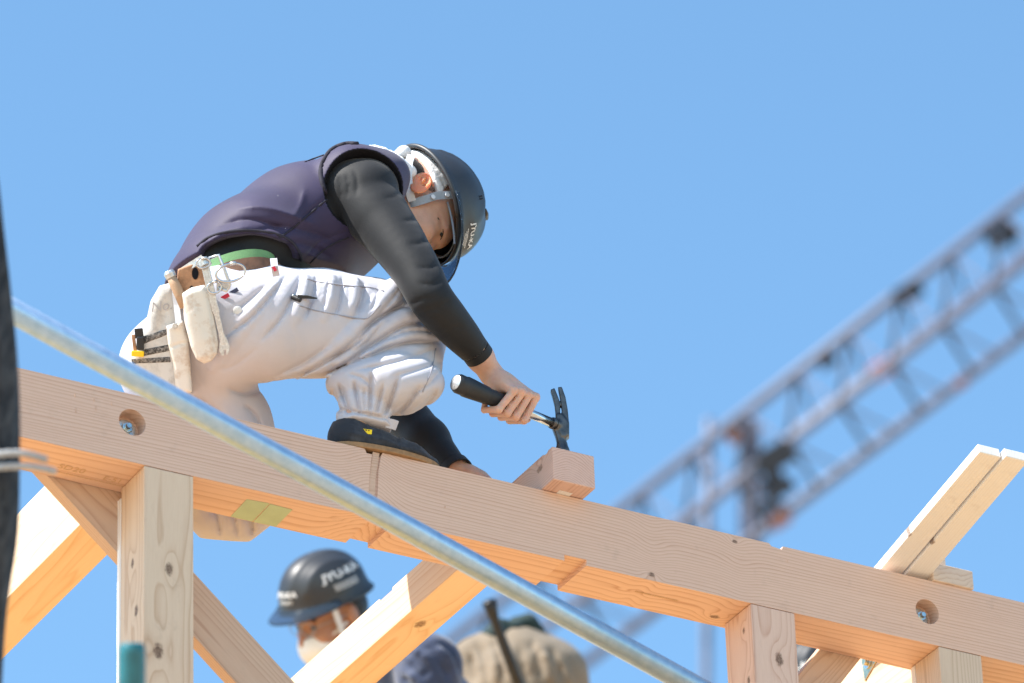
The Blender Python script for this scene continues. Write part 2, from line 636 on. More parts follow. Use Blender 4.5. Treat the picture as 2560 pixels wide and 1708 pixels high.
def plain(name, col, rough=0.6, metal=0.0, spec=0.4, var=0.15, scale=18.0, bump=0.0, bscale=200.0, **kw):
    t = NT(name)
    p = t.obj()
    nz = t.noise(p, scale, 5, 0.6)
    c = t.mix(t.ramp(nz, [(0.3, 0.0), (0.75, 1.0)]), tuple(x * (1 - var) for x in col), tuple(min(1.0, x * (1 + var)) for x in col))
    rr = t.math('MULTIPLY_ADD', nz, 0.18, rough - 0.09)
    n = None
    if bump > 0:
        n = t.bump(t.noise(p, bscale, 3, 0.6), bump, 0.001)
    return t.fin(c, rr, metal, spec, n, **kw)


def cloth(name, col, rough=0.85, sheen=0.0, weave=1100.0, var=0.12, specks=None, stain_or_highlight=None, wr=0.35, wscale=26.0, bstr=0.35, ridge=0.0, ridge_scale=9.0, ridge_dir=(1, 1, 1)):
    t = NT(name)
    p = t.obj()
    a = t.noise(p, 9.0, 5, 0.6)
    c = t.mix(t.ramp(a, [(0.3, 0.0), (0.75, 1.0)]), tuple(x * (1 - var) for x in col), tuple(min(1, x * (1 + var)) for x in col))
    fine = t.noise(p, weave, 2, 0.7)
    c = t.mix(t.math('MULTIPLY', fine, 0.22), c, tuple(x * 0.6 for x in col))
    if stain_or_highlight:
        s = t.noise(p, 6.0, 6, 0.7)
        c = t.mix(t.ramp(s, [(0.56, 0.0), (0.74, stain_or_highlight[1])]), c, stain_or_highlight[0])
    if specks:
        v = t.n('TexVoronoi'); t.set(v.inputs['Vector'], p); v.inputs['Scale'].default_value = specks[1]
        pick = t.math('GREATER_THAN', t.noise(p, 31.0, 4, 0.7), specks[2])
        m = t.math('MULTIPLY', t.math('LESS_THAN', v.outputs['Distance'], specks[3]), pick)
        c = t.mix(m, c, specks[0])
    wrk = t.noise(t.map(p, (1, 1, 1)), wscale, 4, 0.55, dist=0.8)
    rd_ = t.math('ABSOLUTE', t.math('SUBTRACT', t.noise(t.map(p, ridge_dir), ridge_scale, 3, 0.5, dist=0.6), 0.5))
    hgt = t.math('ADD', t.math('ADD', t.math('MULTIPLY', wrk, wr), t.math('MULTIPLY', fine, 0.10)), t.math('MULTIPLY', t.math('MINIMUM', rd_, 0.12), ridge * 4.0))
    n = t.bump(hgt, bstr, 0.006)
    m = t.fin(c, rough, 0, 0.25, n)
    if sheen:
        t.b.inputs['Sheen Weight'].default_value = sheen
        t.b.inputs['Sheen Roughness'].default_value = 0.5
    return m

# ------------------------------------------------------------------ the setting
def sheet(name, x0, x1, y0, y1, z, mat, label=None):
    o = mesh_obj(name, [(x0, y0, z), (x1, y0, z), (x1, y1, z), (x0, y1, z)], [(0, 1, 2, 3)], mat)
    return tag(o, label, None, None, 'structure')


m_ground = plain('packed_earth', (0.42, 0.31, 0.20), 0.9, var=0.25, scale=0.6, bump=0.3, bscale=40)
sheet('ground', -600, 600, -600, 600, -6.62, m_ground, 'bare packed earth of the building plot')
m_ply = wood('plywood', (0.2, -0.4), 60, (0.68, 0.37, 0.09), (0.56, 0.28, 0.06), warp=0.03)
deck = sheet('floor', -3.2, 7.2, -0.15, 7.5, -2.75, m_ply, 'plywood upper floor of the timber house under construction')

# ------------------------------------------------------------------ timber frame
m_beam = wood('beam_timber', (0.12, -0.42), 150, (0.74, 0.52, 0.40), (0.44, 0.245, 0.16), warp=0.0016, seed=1.3, contrast=0.95,
              knots=[(-0.343, -0.06, 0.0, -0.030, -0.030, 's'), (0.292, -0.06, -0.062, 0.0060, -0.020, 'y'), (0.296, -0.06, 0.02, -0.022, 0.015, 's'),
                     (0.495, -0.06, 0.060, 0.0045, 0.010, 'y'), (0.505, -0.06, 0.02, -0.022, 0.011, 's'), (0.49, 0.025, -0.075, 0.008, 0.012, 'z')])
m_post1 = wood('post_timber', (0.015, -0.01), 95, (0.73, 0.57, 0.42), (0.50, 0.33, 0.21), warp=0.007, seed=4.1,
               knots=[(-0.215, 0.0, 0.052, 0.0095, 0.016, 'z'), (-0.395, 0.022, 0.052, 0.0115, 0.016, 'z'), (-0.19, -0.052, 0.0, 0.007, 0.01, 'y'), (-0.30, -0.052, 0.018, 0.009, 0.01, 'y')])
m_post2 = wood('post_timber_pink', (0.02, 0.0), 110, (0.73, 0.53, 0.42), (0.48, 0.27, 0.19), warp=0.006, seed=7.7,
               knots=[(-0.115, -0.008, 0.052, 0.0105, 0.018, 'z'), (-0.048, -0.052, 0.02, 0.005, 0.012, 'y'), (-0.165, -0.052, 0.028, 0.0065, 0.012, 'y')])
m_post3 = wood('post_timber_grey', (0.05, -0.01), 150, (0.67, 0.53, 0.40), (0.44, 0.31, 0.21), warp=0.008, seed=2.2)
m_cross = wood('cross_timber', (0.02, -0.11), 60, (0.80, 0.63, 0.45), (0.66, 0.42, 0.24), warp=0.012, seed=5.5,
               knots=[(0.25, 0.0, -0.045, 0.012, 0.02, 'z')])
m_cross2 = wood('cross_timber_old', (-0.02, -0.14), 45, (0.80, 0.63, 0.45), (0.68, 0.44, 0.25), warp=0.016, seed=8.8,
                knots=[(-0.9, 0.05, -0.03, 0.006, 0.01, 'y')])
m_brace = wood('brace_timber', (0.09, 0.02), 150, (0.62, 0.45, 0.33), (0.40, 0.24, 0.16), warp=0.008, seed=3.3,
               knots=[(0.02, 0.045, 0.02, 0.005, 0.01, 'z')])
m_stub = wood('stub_timber', (0.01, -0.08), 170, (0.72, 0.50, 0.41), (0.43, 0.23, 0.165), warp=0.006, seed=6.6,
              knots=[(-0.185, -0.045, 0.012, 0.0085, 0.02, 'y')])
m_white = wood('white_timber', (0.08, -0.03), 170, (0.82, 0.80, 0.77), (0.71, 0.65, 0.58), warp=0.006, seed=9.1, contrast=0.7,
               knots=[(0.12, -0.028, -0.009, 0.006, 0.012, 'z')])
m_endblock = wood('block_timber', (0.06, 0.30), 100, (0.70, 0.56, 0.44), (0.48, 0.32, 0.22), warp=0.004, seed=1.9)


def timber(name, org, xd, zd, outline, width, mat, label, cat='timber', bevel=0.0018, group=None):
    """outline in (length x, height z) extruded by width along local y (centred)"""
    xd = nrm(xd); zd = nrm(np.asarray(zd, float) - xd * (np.asarray(zd, float) @ xd)); yd = np.cross(zd, xd)
    mb = MB().prism(outline, (0, -width / 2, 0), (1, 0, 0), (0, 0, 1), (0, 1, 0), width)
    me_o = mesh_obj(name, mb.v, mb.f, mat)
    mid = np.array(me_o.location)
    # local origin stays where the outline's origin is
    for v in me_o.data.vertices: v.co = v.co + Vector(mid)
    bm = bmesh.new(); bm.from_mesh(me_o.data); bmesh.ops.recalc_face_normals(bm, faces=bm.faces); bm.to_mesh(me_o.data); bm.free()
    R3 = Matrix(((xd[0], yd[0], zd[0]), (xd[1], yd[1], zd[1]), (xd[2], yd[2], zd[2])))
    me_o.matrix_world = Matrix.Translation(Vector([float(c) for c in org])) @ R3.to_4x4()
    if bevel:
        md = me_o.modifiers.new('bevel', 'BEVEL'); md.width = bevel; md.segments = 2; md.limit_method = 'ANGLE'; md.angle_limit = math.radians(40)
    return tag(me_o, label, cat, group)


def rect(x0, x1, z0, z1):
    return [(x0, z0), (x1, z0), (x1, z1), (x0, z1)]


BH, BD = 0.150, 0.120            # main beam: height and depth
# ---- main beam with notches and counterbored bolt holes
Zv = (0, 0, 1); Yv = (0, 1, 0); Xv = (1, 0, 0)
x0b, x1b = -1.75, 3.3
prof = [(x0b, 0), (0.498, 0), (0.498, 0.012), (0.548, 0.012), (0.548, 0), (0.930, 0), (0.930, 0.013), (0.981, 0.013), (0.981, 0), (x1b, 0),
        (x1b, BH), (1.452, BH), (1.448, BH - 0.008), (1.424, BH - 0.006), (1.418, BH), (0.522, BH), (0.518, BH - 0.009), (0.486, BH - 0.009), (0.482, BH), (x0b, BH)]
BX0 = 0.84                       # the beam's own origin along X
mb = MB().prism([(x - BX0, z - BH / 2) for x, z in prof], (0, -BD / 2, 0), (1, 0, 0), (0, 0, 1), (0, 1, 0), BD)
beam = mesh_obj('main_beam', mb.v, mb.f, m_beam)
sh = np.array(beam.location)
for v in beam.data.vertices: v.co = v.co + Vector(sh)
bm = bmesh.new(); bm.from_mesh(beam.data); bmesh.ops.recalc_face_normals(bm, faces=bm.faces); bm.to_mesh(beam.data); bm.free()
beam.location = (BX0, BD / 2, BH / 2)
tag(beam, 'long pinkish timber beam with two bolt holes that the hammering carpenter kneels on', 'beam')
HOLES = [(-0.026, 0.088), (1.798, 0.075)]
cut = MB()
for hx, hz in HOLES:
    cut.tube([(hx - BX0, -BD / 2 - 0.02, hz - BH / 2), (hx - BX0, -BD / 2 + 0.034, hz - BH / 2)], 0.0285, 40)
# a narrow spike knot runs up the front face
kx = 0.497 - BX0
cut.prism([(kx - 0.013, -0.085), (kx + 0.008, -0.085), (kx + 0.015, 0.03), (kx + 0.024, 0.085), (kx + 0.004, 0.085), (kx - 0.005, 0.02)],
          (0, -BD / 2 - 0.01, 0), (1, 0, 0), (0, 0, 1), (0, 1, 0), 0.0145)
co = mesh_obj('cutter', cut.v, cut.f, m_beam)
sh = np.array(co.location)
for v in co.data.vertices: v.co = v.co + Vector(sh)
bm = bmesh.new(); bm.from_mesh(co.data); bmesh.ops.recalc_face_normals(bm, faces=bm.faces); bm.to_mesh(co.data); bm.free()
co.location = beam.location
md = beam.modifiers.new('cut', 'BOOLEAN'); md.operation = 'DIFFERENCE'; md.object = co; md.solver = 'EXACT'
bpy.context.view_layer.update()
dg = bpy.context.evaluated_depsgraph_get()
new = bpy.data.meshes.new_from_object(beam.evaluated_get(dg))
beam.modifiers.clear(); beam.data = new
bpy.data.objects.remove(co, do_unlink=True)
md = beam.modifiers.new('bevel', 'BEVEL'); md.width = 0.0018; md.segments = 2; md.limit_method = 'ANGLE'; md.angle_limit = math.radians(50)

m_zinc = plain('zinc_plate', (0.62, 0.68, 0.66), 0.28, 1.0, 0.5, 0.25, 60)
m_zincy = plain('yellow_zinc_plate', (0.80, 0.66, 0.42), 0.3, 1.0, 0.5, 0.35, 40)
m_knot = wood('knot_wood', (0.0, 0.0), 260, (0.66, 0.46, 0.34), (0.42, 0.25, 0.16), warp=0.01, seed=3.7)
for hx, hz in HOLES:
    y0 = 0.034
    washer = MB().tube([(hx, y0 - 0.004, hz), (hx, y0 - 0.0005, hz)], 0.0205, 36).build('washer', m_zinc, beam, bevel=0.0008)
    MB().tube([(hx, y0 - 0.013, hz), (hx, y0 - 0.004, hz)], 0.0118, 6).build('nut', m_zinc, beam, bevel=0.0012)
    MB().tube([(hx, y0 - 0.021, hz), (hx, y0 - 0.0195, hz), (hx, y0 - 0.013, hz)], [0.0052, 0.0060, 0.0060], 24).build('bolt', m_zinc, beam, autosmooth=40)
kx = 0.497
o = MB().prism([(kx - 0.0125, 0.001), (kx + 0.004, 0.001), (kx + 0.010, 0.09), (kx + 0.020, 0.1495), (kx + 0.0045, 0.1495), (kx - 0.0045, 0.095)],
               (0, 0.0022, 0), (1, 0, 0), (0, 0, 1), (0, 1, 0), 0.004).build('spike_knot', m_knot, beam, bevel=0.001)
m_tape = plain('masking_tape', (0.40, 0.50, 0.34), 0.7, var=0.1)
MB().prism([(0.240, 0.040), (0.288, 0.036), (0.291, 0.118), (0.243, 0.118)], (0, 0, -0.0006), (1, 0, 0), (0, 1, 0), (0, 0, 1), 0.0004).build('masking_tape', m_tape, beam)
MB().prism([(0.290, 0.037), (0.340, 0.040), (0.342, 0.117), (0.293, 0.118)], (0, 0, -0.0009), (1, 0, 0), (0, 1, 0), (0, 0, 1), 0.0004).build('masking_tape', m_tape, beam)

for tx, tz, th_ in ((-0.148, 0.118, 0.008), (-0.146, 0.086, 0.011), (-0.108, 0.119, 0.007), (-0.104, 0.100, 0.009), (-0.070, 0.118, 0.006), (0.02, 0.128, 0.003), (1.46, 0.118, 0.004), (0.66, 0.06, 0.005)):
    MB().box((tx, -0.0002, tz), (Xv, Yv, Zv), (0.0008, 0.0006, th_ / 2)).build('nick', m_knot, beam)
# ---- posts
Zv = (0, 0, 1); Yv = (0, 1, 0); Xv = (1, 0, 0)
timber('timber_post', (0.0525, 0.0525, 0), Zv, (0, -1, 0), rect(-2.72, -0.0012, -0.0525, 0.0525), 0.105, m_post1,
       'knotty square timber post at the left, standing behind the diagonal steel pipe', 'post')
timber('timber_post', (1.365 + 0.0525, 0.0525, 0), Zv, (0, -1, 0), rect(-2.72, -0.0012, -0.0525, 0.0525), 0.105, m_post2,
       'pinkish timber post near the middle right with two dark knots on its left side', 'post')
timber('timber_post', (1.82 + 0.0525, 0.046, 0), Zv, (0, -1, 0), rect(-2.72, -0.0012, -0.046, 0.046), 0.105, m_post3,
       'timber post with grey striped grain in the bottom right corner', 'post')
for X, lab in ((0.0525, 'thin pale batten on the back edge of the knotty left post'), (1.8725, 'thin pale batten on the back edge of the grey corner post')):
    d0 = 0.106 if X < 1 else 0.093
    timber('batten', (X - 0.03, d0 + 0.009, 0), Zv, (0, -1, 0), rect(-2.72, -0.02 if X < 1 else -0.002, -0.008, 0.008), 0.045, m_white, lab, 'batten')

# ---- cross members running back from the beam (length along +Y)
timber('cross_beam', (0.046, 0.1215, 0.09), Yv, Zv, rect(0.0, 3.2, -0.085, 0.087), 0.103, m_cross2,
       'sunlit cross beam on the far left running back behind the knotty post', 'beam')
zc = 0.046
timber('cross_beam', (0.799, 0.1215, zc), Yv, Zv,
       [(0, -0.046), (2.6, -0.046), (2.6, 0.046), (0.345, 0.046), (0.340, 0.038), (0.288, 0.036), (0.285, 0.046), (0, 0.046)], 0.088, m_cross,
       'sunlit cross beam with a round knot in front of the masked worker', 'beam')
timber('cross_beam', (1.915, 0.1215, 0.05), Yv, Zv, rect(0.0, 3.0, -0.42, 0.095), 0.105, m_cross2,
       'pale cross beam carrying a gold metal bracket beside the corner post', 'beam')

# ---- diagonal braces nailed behind the posts
a0 = np.array([-0.155, 0.137, 0.005]); a1 = np.array([0.256, 0.137, -0.361])
dr = nrm(a1 - a0)
timber('diagonal_brace', a0, dr, (-dr[2], 0, dr[0]), rect(-0.10, 1.5, 0.0, 0.105), 0.030, m_brace,
       'long diagonal timber brace crossing behind the knotty left post', 'brace')
b0 = np.array([1.609, 0.137, 0.008]); b1 = np.array([1.554, 0.137, -0.063])
dr = nrm(b1 - b0)
timber('diagonal_brace', b0, dr, (dr[2], 0, -dr[0]), rect(-0.09, 1.4, -0.080, 0.0), 0.030, m_brace,
       'short visible diagonal brace with wavy grain between the two right posts', 'brace')

# ---- the short cross timber being hammered home, with its tenon peg
sx0, sx1, sz0, sz1 = 0.884, 0.981, 0.152, 0.227
timber('short_cross_timber', ((sx0 + sx1) / 2, 0.19, (sz0 + sz1) / 2), Yv, Zv,
       [(-0.238, -0.0375), (1.6, -0.0375), (1.6, 0.0375), (-0.20, 0.0375), (-0.204, 0.034), (-0.215, 0.0335), (-0.221, 0.0375), (-0.238, 0.0375)],
       sx1 - sx0, m_stub, 'pink timber end poking over the beam under the raised hammer claw', 'timber')
timber('wooden_peg', (0.933, 0.010, 0.1505), Yv, Zv, rect(-0.022, 0.03, 0.0004, 0.0009 + 0.0004), 0.03, m_white, 'small pale peg between the hammered timber end and the beam', 'peg', bevel=0)

# ---- rafters over the beam on the right
rd = nrm((0, -0.43, 0.094))
timber('rafter', (1.7325, 0.03, 0.176), rd, (0, 0.2, 1), rect(-0.12, 0.402, -0.011, 0.011), 0.052, m_white,
       'left of two pale rafter boards rising above the beam at the right', 'rafter')
timber('rafter', (1.7895, 0.03, 0.171), rd, (0, 0.2, 1), rect(-0.12, 0.414, -0.011, 0.011), 0.054, m_white,
       'right of two pale rafter boards rising above the beam, with a small knot', 'rafter')
timber('plank', (1.866, 0.0, 0.1705), Yv, Zv, rect(-0.006, 0.32, -0.0200, 0.0225), 0.101, m_endblock,
       'flat plank end with striped grain lying on the beam at the right', 'plank')
timber('wood_block', (1.842, 0.004, 0.2035), Yv, Zv, rect(0.0, 0.10, -0.0095, 0.014), 0.030, m_endblock,
       'small wooden block on top of the flat plank end at the right', 'block')

# ---- gold bracket with bolt on the right cross beam
bx = 1.8622
br = thing('metal_bracket', (bx, 0.31, 0.10), 'gold zinc corner bracket with a bolt on the pale cross beam', 'bracket')
MB().prism([(0.352, 0.135), (0.345, 0.082), (0.262, 0.125), (0.262, 0.17), (0.345, 0.17)], (bx - 0.003, 0, 0), (0, 1, 0), (0, 0, 1), (1, 0, 0), 0.0025).build('plate', m_zincy, br, bevel=0.0006)
MB().tube([(bx - 0.006, 0.327, 0.117), (bx - 0.003, 0.327, 0.117)], 0.0135, 24).build('washer', m_zinc, br, bevel=0.0006)
MB().tube([(bx - 0.014, 0.327, 0.117), (bx - 0.006, 0.327, 0.117)], 0.0078, 6).build('bolt_head', m_zincy, br, bevel=0.0008)

# ---- galvanised scaffold pipe across the view, near the camera
m_galv = NT('galvanised_steel')
p = m_galv.obj()
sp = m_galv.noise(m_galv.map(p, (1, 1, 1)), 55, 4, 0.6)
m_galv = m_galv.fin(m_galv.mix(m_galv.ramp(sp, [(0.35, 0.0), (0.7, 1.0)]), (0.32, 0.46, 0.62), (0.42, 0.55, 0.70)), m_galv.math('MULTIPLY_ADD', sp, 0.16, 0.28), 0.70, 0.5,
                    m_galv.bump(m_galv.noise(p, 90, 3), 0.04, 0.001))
pA = W(-160, 610, 9.35); pB = W(1738, 1655, 10.45)
po = thing('scaffold_pipe', pA, 'galvanised steel scaffold pipe slanting across the foreground', 'pipe')
MB().tube([pA, pA * 0.5 + pB * 0.5, pB], 0.0222, 40).build('tube', m_galv, po, smooth=True)
for s_ in (0.0, 1.0):
    q = pA * (1 - s_) + pB * s_; d_ = nrm(pB - pA) * (1 if s_ else -1)
    MB().tube([q - d_ * 0.01, q + d_ * 0.03], 0.0262, 32).build('end_collar', m_galv, po, autosmooth=40)

# ---- dark rolled sheet on a scaffold standard at the left edge, with rope
m_dark = NT('dark_mesh_sheet')
p = m_dark.obj()
st = m_dark.noise(m_dark.map(p, (30, 30, 3)), 2.2, 5, 0.65)
m_dark = m_dark.fin(m_dark.mix(m_dark.ramp(st, [(0.4, 0.0), (0.7, 1.0)]), (0.010, 0.015, 0.024), (0.055, 0.062, 0.075)), 0.75, 0, 0.35, m_dark.bump(st, 0.7, 0.01))
fS = thing('rolled_sheet', W(-30, 1700, 8.6), 'dark rolled mesh sheet hanging at the left edge of the view', 'sheet')
pts = [(-72, 300, 46), (-54, 430, 50), (-42, 540, 51), (-27, 690, 54), (-22, 820, 60), (-20, 950, 62), (-22, 1080, 63), (-20, 1180, 60), (-22, 1250, 58), (-30, 1340, 54), (-36, 1430, 50), (-42, 1560, 48), (-44, 1700, 46)]
P3 = spline([np.append(W(a, b, 8.6), r * 8.6 * DS / FPX) for a, b, r in pts], 5)
v = []; f = []
ns = 36
for i, q in enumerate(P3):
    for k in range(ns):
        a = 2 * math.pi * k / ns
        rr = q[3] * (1 + 0.045 * math.sin(5 * a + 0.08 * i) + 0.03 * math.sin(9 * a - 0.11 * i))
        v.append(q[:3] + rr * (math.cos(a) * RIGHT + math.sin(a) * np.cross(RIGHT, (0, 0, 1.0))))
for i in range(len(P3) - 1):
    for k in range(ns):
        k2 = (k + 1) % ns
        f.append((i * ns + k, i * ns + k2, (i + 1) * ns + k2, (i + 1) * ns + k))
mesh_obj('sheet_roll', v, f, m_dark, fS, smooth=True)
MB().tube([W(-40, 200, 8.6), W(-48, 1800, 8.6)], 0.020, 20).build('inner_pole', m_galv, fS, smooth=True)

m_rope = plain('grey_rope', (0.42, 0.42, 0.43), 0.9, var=0.4, scale=300, bump=0.8, bscale=500)
ro = thing('rope', W(10, 1060, 8.5), 'two turns of grey rope tied round the dark rolled sheet', 'rope')
def ropeline(pts, r):
    P = spline(pts, 10)
    out = MB()
    for s_ in range(3):
        L = []
        for i, q in enumerate(P):
            tq = nrm(P[min(i + 1, len(P) - 1)] - P[max(i - 1, 0)])
            e1 = nrm(np.cross(tq, FWD)); e2 = np.cross(tq, e1)
            a = i * 0.75 + s_ * 2.094
            L.append(q + r * 0.5 * (math.cos(a) * e1 + math.sin(a) * e2))
        out.tube(L, r * 0.62, 8)
    return out
ropeline([W(-90, 1062, 8.62), W(-30, 1046, 8.53), W(40, 1040, 8.53), W(80, 1047, 8.56), W(104, 1055, 8.60)], 0.0055).build('strand', m_rope, ro, smooth=True)
ropeline([W(-90, 1080, 8.62), W(-30, 1074, 8.53), W(50, 1070, 8.53), W(100, 1076, 8.56), W(124, 1083, 8.60)], 0.0055).build('strand', m_rope, ro, smooth=True)

# ---- teal scaffold coupling pin at the bottom left
m_teal = plain('teal_plastic', (0.012, 0.13, 0.16), 0.35, 0, 0.5, 0.25, 30)
te = thing('teal_pipe_sleeve', W(303, 1700, 8.3), 'teal plastic sleeve on a pipe end at the bottom left', 'pipe')
MB().tube([W(303, 1760, 8.3), W(303, 1500, 8.3), W(303, 1484, 8.3), W(303, 1476, 8.3)], [0.0205, 0.0205, 0.0195, 0.0160], 32).build('sleeve', m_teal, te, autosmooth=50)
MB().tube([W(303, 1600, 8.3), W(303, 1590, 8.3), W(303, 1580, 8.3)], [0.0216, 0.0222, 0.0216], 32).build('rib', m_teal, te, smooth=True)

# ------------------------------------------------------------------ materials of people and clothes
PX = 11.0 * DS / FPX              # one view pixel at the carpenter's distance, in metres

def skin_mat(name, col, sss=0.45):
    t = NT(name); p = t.obj()
    a = t.noise(p, 28, 5, 0.65)
    c = t.mix(t.ramp(a, [(0.35, 0.0), (0.7, 1.0)]), tuple(x * 0.82 for x in col), col)
    b = t.noise(p, 90, 3, 0.6)
    c = t.mix(t.ramp(b, [(0.55, 0.0), (0.8, 0.35)]), c, (col[0] * 0.85, col[1] * 0.55, col[2] * 0.5))
    n = t.bump(t.noise(p, 420, 3, 0.6), 0.18, 0.001)
    m = t.fin(c, 0.52, 0, 0.4, n)
    t.b.inputs['Subsurface Weight'].default_value = sss
    t.b.inputs['Subsurface Radius'].default_value = (1.0, 0.32, 0.18)
    t.b.inputs['Subsurface Scale'].default_value = 0.010
    return m


m_skin = skin_mat('skin', (0.66, 0.40, 0.30))
m_skin_ear = skin_mat('backlit_ear_skin', (0.82, 0.27, 0.14), 1.0)  # sunlight glowing through the ear is put into the redder base colour
t = NT('short_hair_on_skin'); p = t.obj()
a = t.noise(p, 420, 3, 0.7)
m_stubble = t.fin(t.mix(t.ramp(a, [(0.40, 0.0), (0.58, 1.0)]), (0.035, 0.026, 0.024), (0.30, 0.17, 0.13)), 0.6, 0, 0.3)
m_skin_ear.node_tree.nodes['Principled BSDF'].inputs['Subsurface Scale'].default_value = 0.03
m_skin2 = skin_mat('skin_tanned', (0.42, 0.225, 0.155))
m_pants = cloth('pale_work_trousers', (0.53, 0.515, 0.565), 0.8, 0.05, var=0.05, stain_or_highlight=((0.42, 0.36, 0.30), 0.25), wr=0.25, wscale=13, bstr=0.6, ridge=0.8, ridge_scale=6.0)
m_vest = cloth('navy_neoprene', (0.035, 0.026, 0.066), 0.60, 0.12, var=0.15, specks=((0.62, 0.60, 0.62), 130.0, 0.63, 0.10), wr=0.16, wscale=12)
m_lining = cloth('black_lining', (0.008, 0.008, 0.012), 0.9)
m_shirt = cloth('black_stretch_shirt', (0.0115, 0.012, 0.0145), 0.62, 0.10, weave=1500, var=0.25, specks=((0.35, 0.34, 0.33), 330.0, 0.66, 0.07), wr=0.10, wscale=14, ridge=0.15, ridge_scale=10.0)
m_shoe = cloth('black_canvas', (0.020, 0.024, 0.034), 0.75, 0.15, stain_or_highlight=((0.10, 0.12, 0.15), 0.5), wr=0.35, wscale=30)
m_gum = plain('gum_rubber', (0.30, 0.17, 0.08), 0.7, var=0.25, scale=90, bump=0.3)
m_helm = plain('matt_black_helmet', (0.026, 0.027, 0.031), 0.42, 0, 0.5, 0.12, 14, bump=0.06, bscale=700)
m_trim = plain('black_rubber_trim', (0.035, 0.035, 0.038), 0.45, 0, 0.5, 0.2)
m_print = plain('white_print', (0.70, 0.70, 0.70), 0.6, var=0.05)
m_towel = cloth('white_terry_towel', (0.78, 0.78, 0.80), 0.95, 0.3, weave=500, var=0.08, wr=0.5, wscale=90)
m_hair = plain('dark_hair', (0.018, 0.013, 0.011), 0.5, 0, 0.4, 0.4, 200, bump=0.9, bscale=400)
m_strap = plain('grey_webbing', (0.30, 0.36, 0.44), 0.75, var=0.12, scale=300, bump=0.4, bscale=900)
m_strapw = plain('pale_webbing', (0.66, 0.68, 0.72), 0.75, var=0.08, scale=300, bump=0.4, bscale=900)
m_eye = plain('dark_eye', (0.016, 0.010, 0.008), 0.12, 0, 0.6, 0.1)
t = NT('smoked_visor')
m_visor = t.fin((0.16, 0.22, 0.30), 0.06, 0, 0.5, None, **{'Transmission Weight': 0.85, 'IOR': 1.15})
m_linerw = plain('helmet_liner', (0.12, 0.125, 0.12), 0.5, var=0.3, scale=60)


def text_mesh(s, size, bold=0.0):
    cu = bpy.data.curves.new('lettering', 'FONT')
    cu.body = s; cu.size = size; cu.align_x = 'CENTER'; cu.align_y = 'CENTER'; cu.resolution_u = 3; cu.offset = bold
    o = bpy.data.objects.new('lettering_tmp', cu); COL.objects.link(o)
    bpy.context.view_layer.update()
    me = bpy.data.meshes.new_from_object(o.evaluated_get(bpy.context.evaluated_depsgraph_get()))
    v = np.array([list(p.co) for p in me.vertices]); f = [list(p.vertices) for p in me.polygons]
    bpy.data.objects.remove(o, do_unlink=True)
    return v, f


def lettering(s, size, mapper, mat, parent, name='lettering', bold=0.0):
    v, f = text_mesh(s, size, bold)
    # triangulate finely enough for curved ground by mapping every vertex
    P = np.array([mapper(a, b) for a, b, _ in v])
    return mesh_obj(name, P, f, mat, parent)


